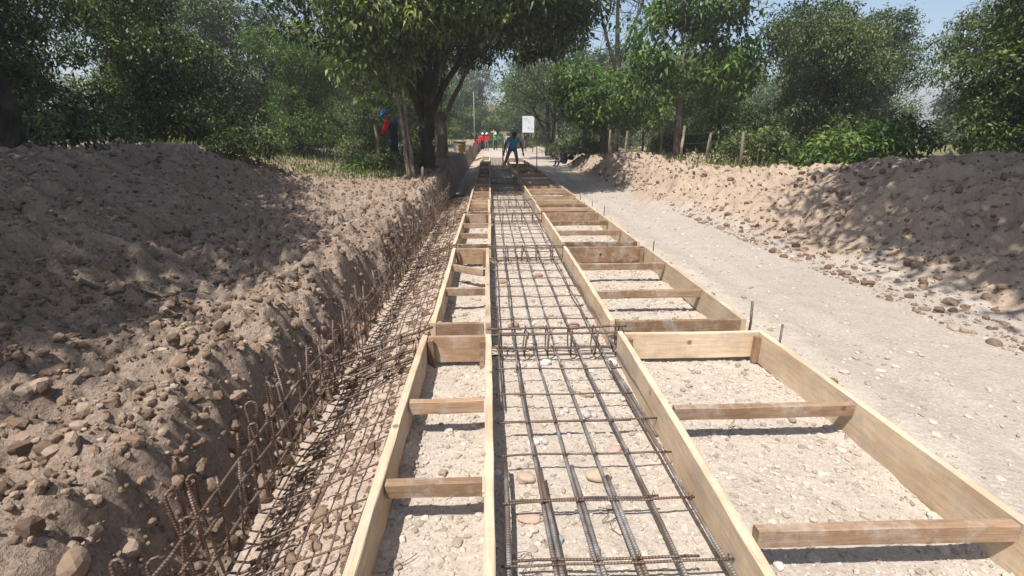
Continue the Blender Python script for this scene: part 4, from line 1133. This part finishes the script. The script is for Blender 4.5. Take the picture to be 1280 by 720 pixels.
def person(loc, rz, label, pose, shirt, legs, feet, sleeves=True, helmet=None, look=(0, 0), longs=True, sc=1.0, hair=True, vest=None, arm_l=None):
    J = dict(BASE); J.update(pose)
    J = {k: Vector(v) for k, v in J.items()}
    root = empty('person', loc, label, 'person', None, rz)
    names = ['pelvis', 'waist', 'chest', 'neck', 'shL', 'elL', 'wrL', 'shR', 'elR', 'wrR', 'hiL', 'knL', 'anL', 'toL', 'hiR', 'knR', 'anR', 'toR']
    rad = dict(pelvis=(.145, .115), waist=(.135, .105), chest=(.165, .12), neck=(.055, .058), shL=(.075, .075), elL=(.05, .05), wrL=(.034, .034), hiL=(.098, .098), knL=(.065, .065), anL=(.047, .047), toL=(.04, .035))
    for k in list(rad):
        if k.endswith('L'): rad[k[:-1] + 'R'] = rad[k]
    vs = [J[n_] for n_ in names]; ix = {n_: i for i, n_ in enumerate(names)}
    ed = [('pelvis', 'waist'), ('waist', 'chest'), ('chest', 'neck'), ('chest', 'shL'), ('shL', 'elL'), ('elL', 'wrL'), ('chest', 'shR'), ('shR', 'elR'), ('elR', 'wrR'),
          ('pelvis', 'hiL'), ('hiL', 'knL'), ('knL', 'anL'), ('anL', 'toL'), ('pelvis', 'hiR'), ('hiR', 'knR'), ('knR', 'anR'), ('anR', 'toR')]
    edges = [(ix[a_], ix[b_]) for a_, b_ in ed]
    rads = [rad[n_] for n_ in names]
    # head carried on the neck
    hd = (J['head'] - J['neck'])
    vs += [J['neck'] + hd * .55, J['head'], J['head'] + hd.normalized() * .085]; rads += [(.06, .065), (.078, .095), (.06, .07)]
    nn = len(names); edges += [(ix['neck'], nn), (nn, nn + 1), (nn + 1, nn + 2)]
    # hands: palm and five bent fingers
    for sd in 'LR':
        wv = J['wr' + sd]; d = (wv - J['el' + sd]).normalized()
        side = d.cross(Vector((0, 1, 0)));  side = side.normalized() if side.length > .1 else Vector((1, 0, 0))
        bend = d.cross(side).normalized()
        palm = wv + d * .075
        pi_ = len(vs); vs.append(palm); rads.append((.036, .022)); edges.append((ix['wr' + sd], pi_))
        for q in range(5):
            if q < 4:
                o_ = side * ((q - 1.5) * .021); Lf = (.066, .076, .072, .056)[q]
                p1 = palm + o_ * .9 + d * .025; p2 = p1 + d * Lf * .55 + bend * .008; p3 = p2 + d * Lf * .4 + bend * .026
            else:
                p1 = palm - d * .035 - side * .03; p2 = p1 - side * .025 + d * .03 + bend * .006; p3 = p2 + d * .028 + bend * .012
            b0 = len(vs); vs += [p1, p2, p3]; rads += [(.0095, .0095), (.009, .009), (.0075, .0075)]
            edges += [(pi_, b0), (b0, b0 + 1), (b0 + 1, b0 + 2)]
    me = bpy.data.meshes.new('skeleton')
    me.from_pydata([v * sc for v in vs], edges, [])
    ob = bpy.data.objects.new('skeleton', me); COL.objects.link(ob)
    sk = ob.modifiers.new('skin', 'SKIN'); sk.use_smooth_shade = True
    lay = me.skin_vertices[0] if me.skin_vertices else None
    if lay is None:
        bpy.context.view_layer.objects.active = ob
        lay = me.skin_vertices[0]
    for i, r_ in enumerate(rads): lay.data[i].radius = (r_[0] * sc, r_[1] * sc)
    lay.data[0].use_root = True
    sb = ob.modifiers.new('sub', 'SUBSURF'); sb.levels = 1; sb.render_levels = 1
    dg = bpy.context.evaluated_depsgraph_get()
    m2 = bpy.data.meshes.new_from_object(ob.evaluated_get(dg))
    bpy.data.objects.remove(ob)
    body = bpy.data.objects.new('body', m2); COL.objects.link(body); body.parent = root
    m2.materials.clear()
    for m in (SKIN, shirt, legs, feet): m2.materials.append(m)
    segs = [(J[a_] * sc, J[b_] * sc, a_, b_) for a_, b_ in ed] + [(J['neck'] * sc, J['head'] * sc, 'neck', 'head')] + [(J['wr' + s_] * sc, (J['wr' + s_] + (J['wr' + s_] - J['el' + s_]).normalized() * .2) * sc, 'wr', 'hand') for s_ in 'LR']
    for p in m2.polygons:
        c = p.center; best = None
        for a_, b_, na, nb in segs:
            ab = b_ - a_; t_ = max(0, min(1, (c - a_).dot(ab) / max(1e-9, ab.length_squared)))
            dd = (c - (a_ + ab * t_)).length - (.05 if na in ('pelvis', 'waist', 'chest') else 0)
            if best is None or dd < best[0]: best = (dd, na, nb, t_)
        _, na, nb, t_ = best
        if nb in ('head', 'hand'): mi = 0
        elif nb == 'neck': mi = 1 if t_ < .5 else 0
        elif nb.startswith('wr'): mi = 1 if (sleeves and t_ < .95) else 0
        elif nb.startswith('el'): mi = 1 if (sleeves or t_ < .62) else 0
        elif nb.startswith('an'): mi = (2 if longs else 0) if t_ < .45 else 3
        elif nb.startswith('to'): mi = 3
        elif nb.startswith(('hi', 'kn')) or (na == 'pelvis' and t_ < .45): mi = 2
        else: mi = 1
        p.material_index = mi
    # face: nose, eyes, mouth, ears as shallow relief in one mesh; hair or helmet on top
    axis = hd.normalized(); fwd = Vector((math.sin(look[0]), -math.cos(look[0]), -math.tan(look[1]))); fwd = (fwd - axis * fwd.dot(axis)).normalized()
    rt = fwd.cross(axis)
    Mx = Matrix((rt, fwd, axis)).transposed()
    hc = J['head'] + axis * .01
    v, f = ico(2)
    for nm_, mt_, cx_, cy_, cz_, sx, sy, sz in [('nose', SKIN, 0, .098, -.012, .016, .022, .026), ('ear', SKIN, .078, 0, -.01, .012, .024, .032), ('ear', SKIN, -.078, 0, -.01, .012, .024, .032),
                                                 ('mouth', LIP, 0, .088, -.055, .026, .010, .008), ('eye', HAIR, -.03, .088, .018, .013, .008, .008), ('eye', HAIR, .03, .088, .018, .013, .008, .008)]:
        mb = MB()
        L_ = v * np.array([sx, sy, sz]) + np.array([cx_, cy_, cz_])
        mb.add((L_ @ np.array(Mx).T + np.array(hc)) * sc, None, f)
        mb.build(nm_, mt_, root, smooth=True)
    v3, f3 = ico(3)
    if helmet is None:
        keep = v3.copy()
        ok = (keep[:, 2] > .12) | ((keep[:, 1] < -.1) & (keep[:, 2] > -.55))
        ff = np.array([t_ for t_ in f3 if ok[t_].all()])
        rough = 1 + .05 * np.sin(v3[:, 0] * 17) * np.sin(v3[:, 1] * 15)
        L_ = v3 * np.array([.092, .108, .112]) * rough[:, None] + np.array([0, -.004, .025])
        mb = MB(); mb.add((L_ @ np.array(Mx).T + np.array(hc)) * sc, None, ff)
        # inner skin gives the hair its thickness
        mb.build('hair', HAIR, root, smooth=True)
    else:
        ok = v3[:, 2] > -.02
        ff = np.array([t_ for t_ in f3 if ok[t_].all()])
        L_ = v3 * np.array([.118, .138, .118]) + np.array([0, 0, .048])
        mb = MB(); mb.add((L_ @ np.array(Mx).T + np.array(hc)) * sc, None, ff)
        t_ = np.linspace(0, 2 * math.pi, 29)[:-1]
        brim = np.concatenate([np.stack([.116 * np.cos(t_), .136 * np.sin(t_), np.full(28, .05)], 1),
                               np.stack([.135 * np.cos(t_), .155 * np.sin(t_) + np.clip(np.sin(t_), 0, 1) * .05, np.full(28, .042)], 1),
                               np.stack([.133 * np.cos(t_), .153 * np.sin(t_) + np.clip(np.sin(t_), 0, 1) * .05, np.full(28, .034)], 1)])
        i0_ = np.arange(28); i1_ = (i0_ + 1) % 28
        q_ = np.concatenate([np.stack([i0_ + 28 * k, i1_ + 28 * k, i1_ + 28 * (k + 1), i0_ + 28 * (k + 1)], 1) for k in range(2)])
        mb.add((brim @ np.array(Mx).T + np.array(hc)) * sc, q_)
        ridge = np.array([(0, .1 * math.cos(u), .05 + .125 * math.sin(u)) for u in np.linspace(.3, math.pi - .3, 8)])
        mb.tube((ridge @ np.array(Mx).T + np.array(hc)) * sc, .012, 5)
        mb.build('helmet', helmet, root, smooth=True)
    return root

TURQ = cloth('turquoise shirt', (.045, .40, .56)); NAVY = cloth('navy cloth', (.012, .018, .045)); JEAN = cloth('blue grey jeans', (.10, .125, .18)); BLACK = cloth('black cloth', (.012, .012, .014))
REDC = cloth('red cloth', (.50, .02, .025)); GREEN = cloth('green vest', (.05, .22, .10)); GREYC = cloth('grey cloth', (.30, .29, .30)); PURP = cloth('purple grey cloth', (.10, .07, .11))
YEL = simple_mat('yellow rubber boot', (.72, .50, .02), .1, 10, .4); BOOT = simple_mat('black boot', (.015, .015, .015), .2, 10, .5)
HB = simple_mat('bright blue helmet plastic', (.015, .28, .75), .05, 6, .5, 0, .05, .3); HW = simple_mat('white helmet plastic', (.75, .77, .80), .05, 6, .35, 0, .05, .5)

person((1.03, 23.0, 0.02), R(4), 'worker in a turquoise shirt and yellow boots bending forward between the frames',
       dict(pelvis=(0, .12, .86), waist=(.0, .06, 1.0), chest=(.01, -.10, 1.20), neck=(.015, -.22, 1.30), head=(.02, -.32, 1.385), shL=(.21, -.10, 1.25), elL=(.34, -.13, 1.0), wrL=(.38, -.2, .74), shR=(-.19, -.10, 1.25), elR=(-.31, -.06, 1.0), wrR=(-.36, -.12, .74),
            hiL=(.10, .10, .84), knL=(.16, -.05, .46), anL=(.19, .06, .09), toL=(.21, -.12, .045), hiR=(-.10, .10, .84), knR=(-.26, -.08, .47), anR=(-.40, .0, .09), toR=(-.43, -.16, .045)),
       TURQ, JEAN, YEL, sleeves=False, look=(0, .7), sc=1.12)
person((-2.86, 15.6, max(zb(-2.86, 15.6), .56)), R(-105), 'man in blue helmet and navy overalls with a red sleeve by the trench',
       dict(chest=(0, -.06, 1.31), neck=(0, -.12, 1.44), head=(0, -.20, 1.56), shL=(.17, -.05, 1.39), elL=(.21, -.18, 1.14), wrL=(.14, -.34, .98), elR=(-.24, -.06, 1.10), wrR=(-.22, -.2, .88)),
       NAVY, NAVY, BOOT, True, HB, (0, .3))
mbr = MB()
man = [o for o in bpy.data.objects if o.name.startswith('person') and 'blue helmet' in o.get('label', '')][0]
mbr.tube(np.array([(.165, -.05, 1.42), (.20, -.12, 1.28), (.21, -.19, 1.13), (.18, -.27, 1.04)]), [.085, .08, .07, .058], 12)
mbr.build('red_sleeve', REDC, man, smooth=True)
far = [
    ((-1.0, 48, 0), R(-40), 'worker in red bending low at the left of the red clad group', dict(pelvis=(0, .15, .84), waist=(0, .05, .95), chest=(0, -.2, 1.05), neck=(0, -.34, 1.08), head=(0, -.46, 1.1), shL=(.18, -.2, 1.08), elL=(.22, -.3, .8), wrL=(.16, -.4, .56), shR=(-.18, -.2, 1.08), elR=(-.22, -.3, .8), wrR=(-.16, -.4, .56)), REDC, JEAN, BOOT, None),
    ((-.72, 53, 0), R(10), 'worker in red with black trousers and white helmet in the red group', {}, REDC, BLACK, BOOT, HW),
    ((-1.0, 56, 0), R(30), 'worker in dark red standing behind the bending worker', dict(chest=(0, -.1, 1.3), neck=(0, -.17, 1.43), head=(0, -.26, 1.53), elL=(.22, -.2, 1.12), wrL=(.1, -.38, 1.02), elR=(-.22, -.2, 1.1), wrR=(-.1, -.38, .98)), REDC, NAVY, BOOT, None),
    ((-.28, 52, 0), R(-20), 'worker in red shirt, blue jeans and pale helmet right of the red group', dict(elL=(.3, -.02, 1.16), wrL=(.16, -.1, 1.0), knL=(.13, -.1, .5), anL=(.16, -.06, .09), toL=(.17, -.22, .045)), REDC, JEAN, BOOT, HW),
    ((.62, 54, 0), R(0), 'worker in a green vest and pale helmet standing apart by the small post', {}, GREEN, BLACK, BOOT, HW),
    ((1.58, 46, 0), R(-15), 'person in dark clothes and grey shirt half hidden behind the worker in turquoise', {}, GREYC, PURP, BOOT, None),
    ((3.3, 49, .05), R(120), 'person in black walking across the dusty road below the notice board', dict(chest=(0, -.08, 1.31), neck=(0, -.14, 1.45), head=(0, -.2, 1.57), knL=(.1, -.22, .52), anL=(.1, -.12, .12), toL=(.1, -.3, .06), knR=(-.1, .05, .5), anR=(-.1, .34, .14), toR=(-.1, .2, .04)), BLACK, PURP, BOOT, None),
]
for loc, rz, lab, pose, sh, lg, ft, hm in far: person(loc, rz, lab, pose, sh, lg, ft, True, hm)
SIT = dict(pelvis=(0, .0, .22), waist=(0, -.01, .38), chest=(0, -.08, .60), neck=(0, -.13, .74), head=(0, -.18, .86), shL=(.17, -.07, .67), elL=(.24, -.22, .45), wrL=(.14, -.40, .45), shR=(-.17, -.07, .67), elR=(-.24, -.22, .45), wrR=(-.14, -.40, .45),
           hiL=(.10, -.02, .20), knL=(.15, -.42, .42), anL=(.13, -.52, .05), toL=(.14, -.68, .02), hiR=(-.10, -.02, .20), knR=(-.15, -.42, .42), anR=(-.13, -.52, .05), toR=(-.14, -.68, .02))
person((3.95, 27.0, zv(4.0, 27) - .02), R(-60), 'person in blue trousers sitting on the earth edge of the road, left of the pair', SIT, PURP, JEAN, BOOT)
person((4.35, 27.3, zv(4.4, 27.3) - .02), R(-50), 'person all in black sitting on the earth, right of the pair', SIT, BLACK, BLACK, BOOT)
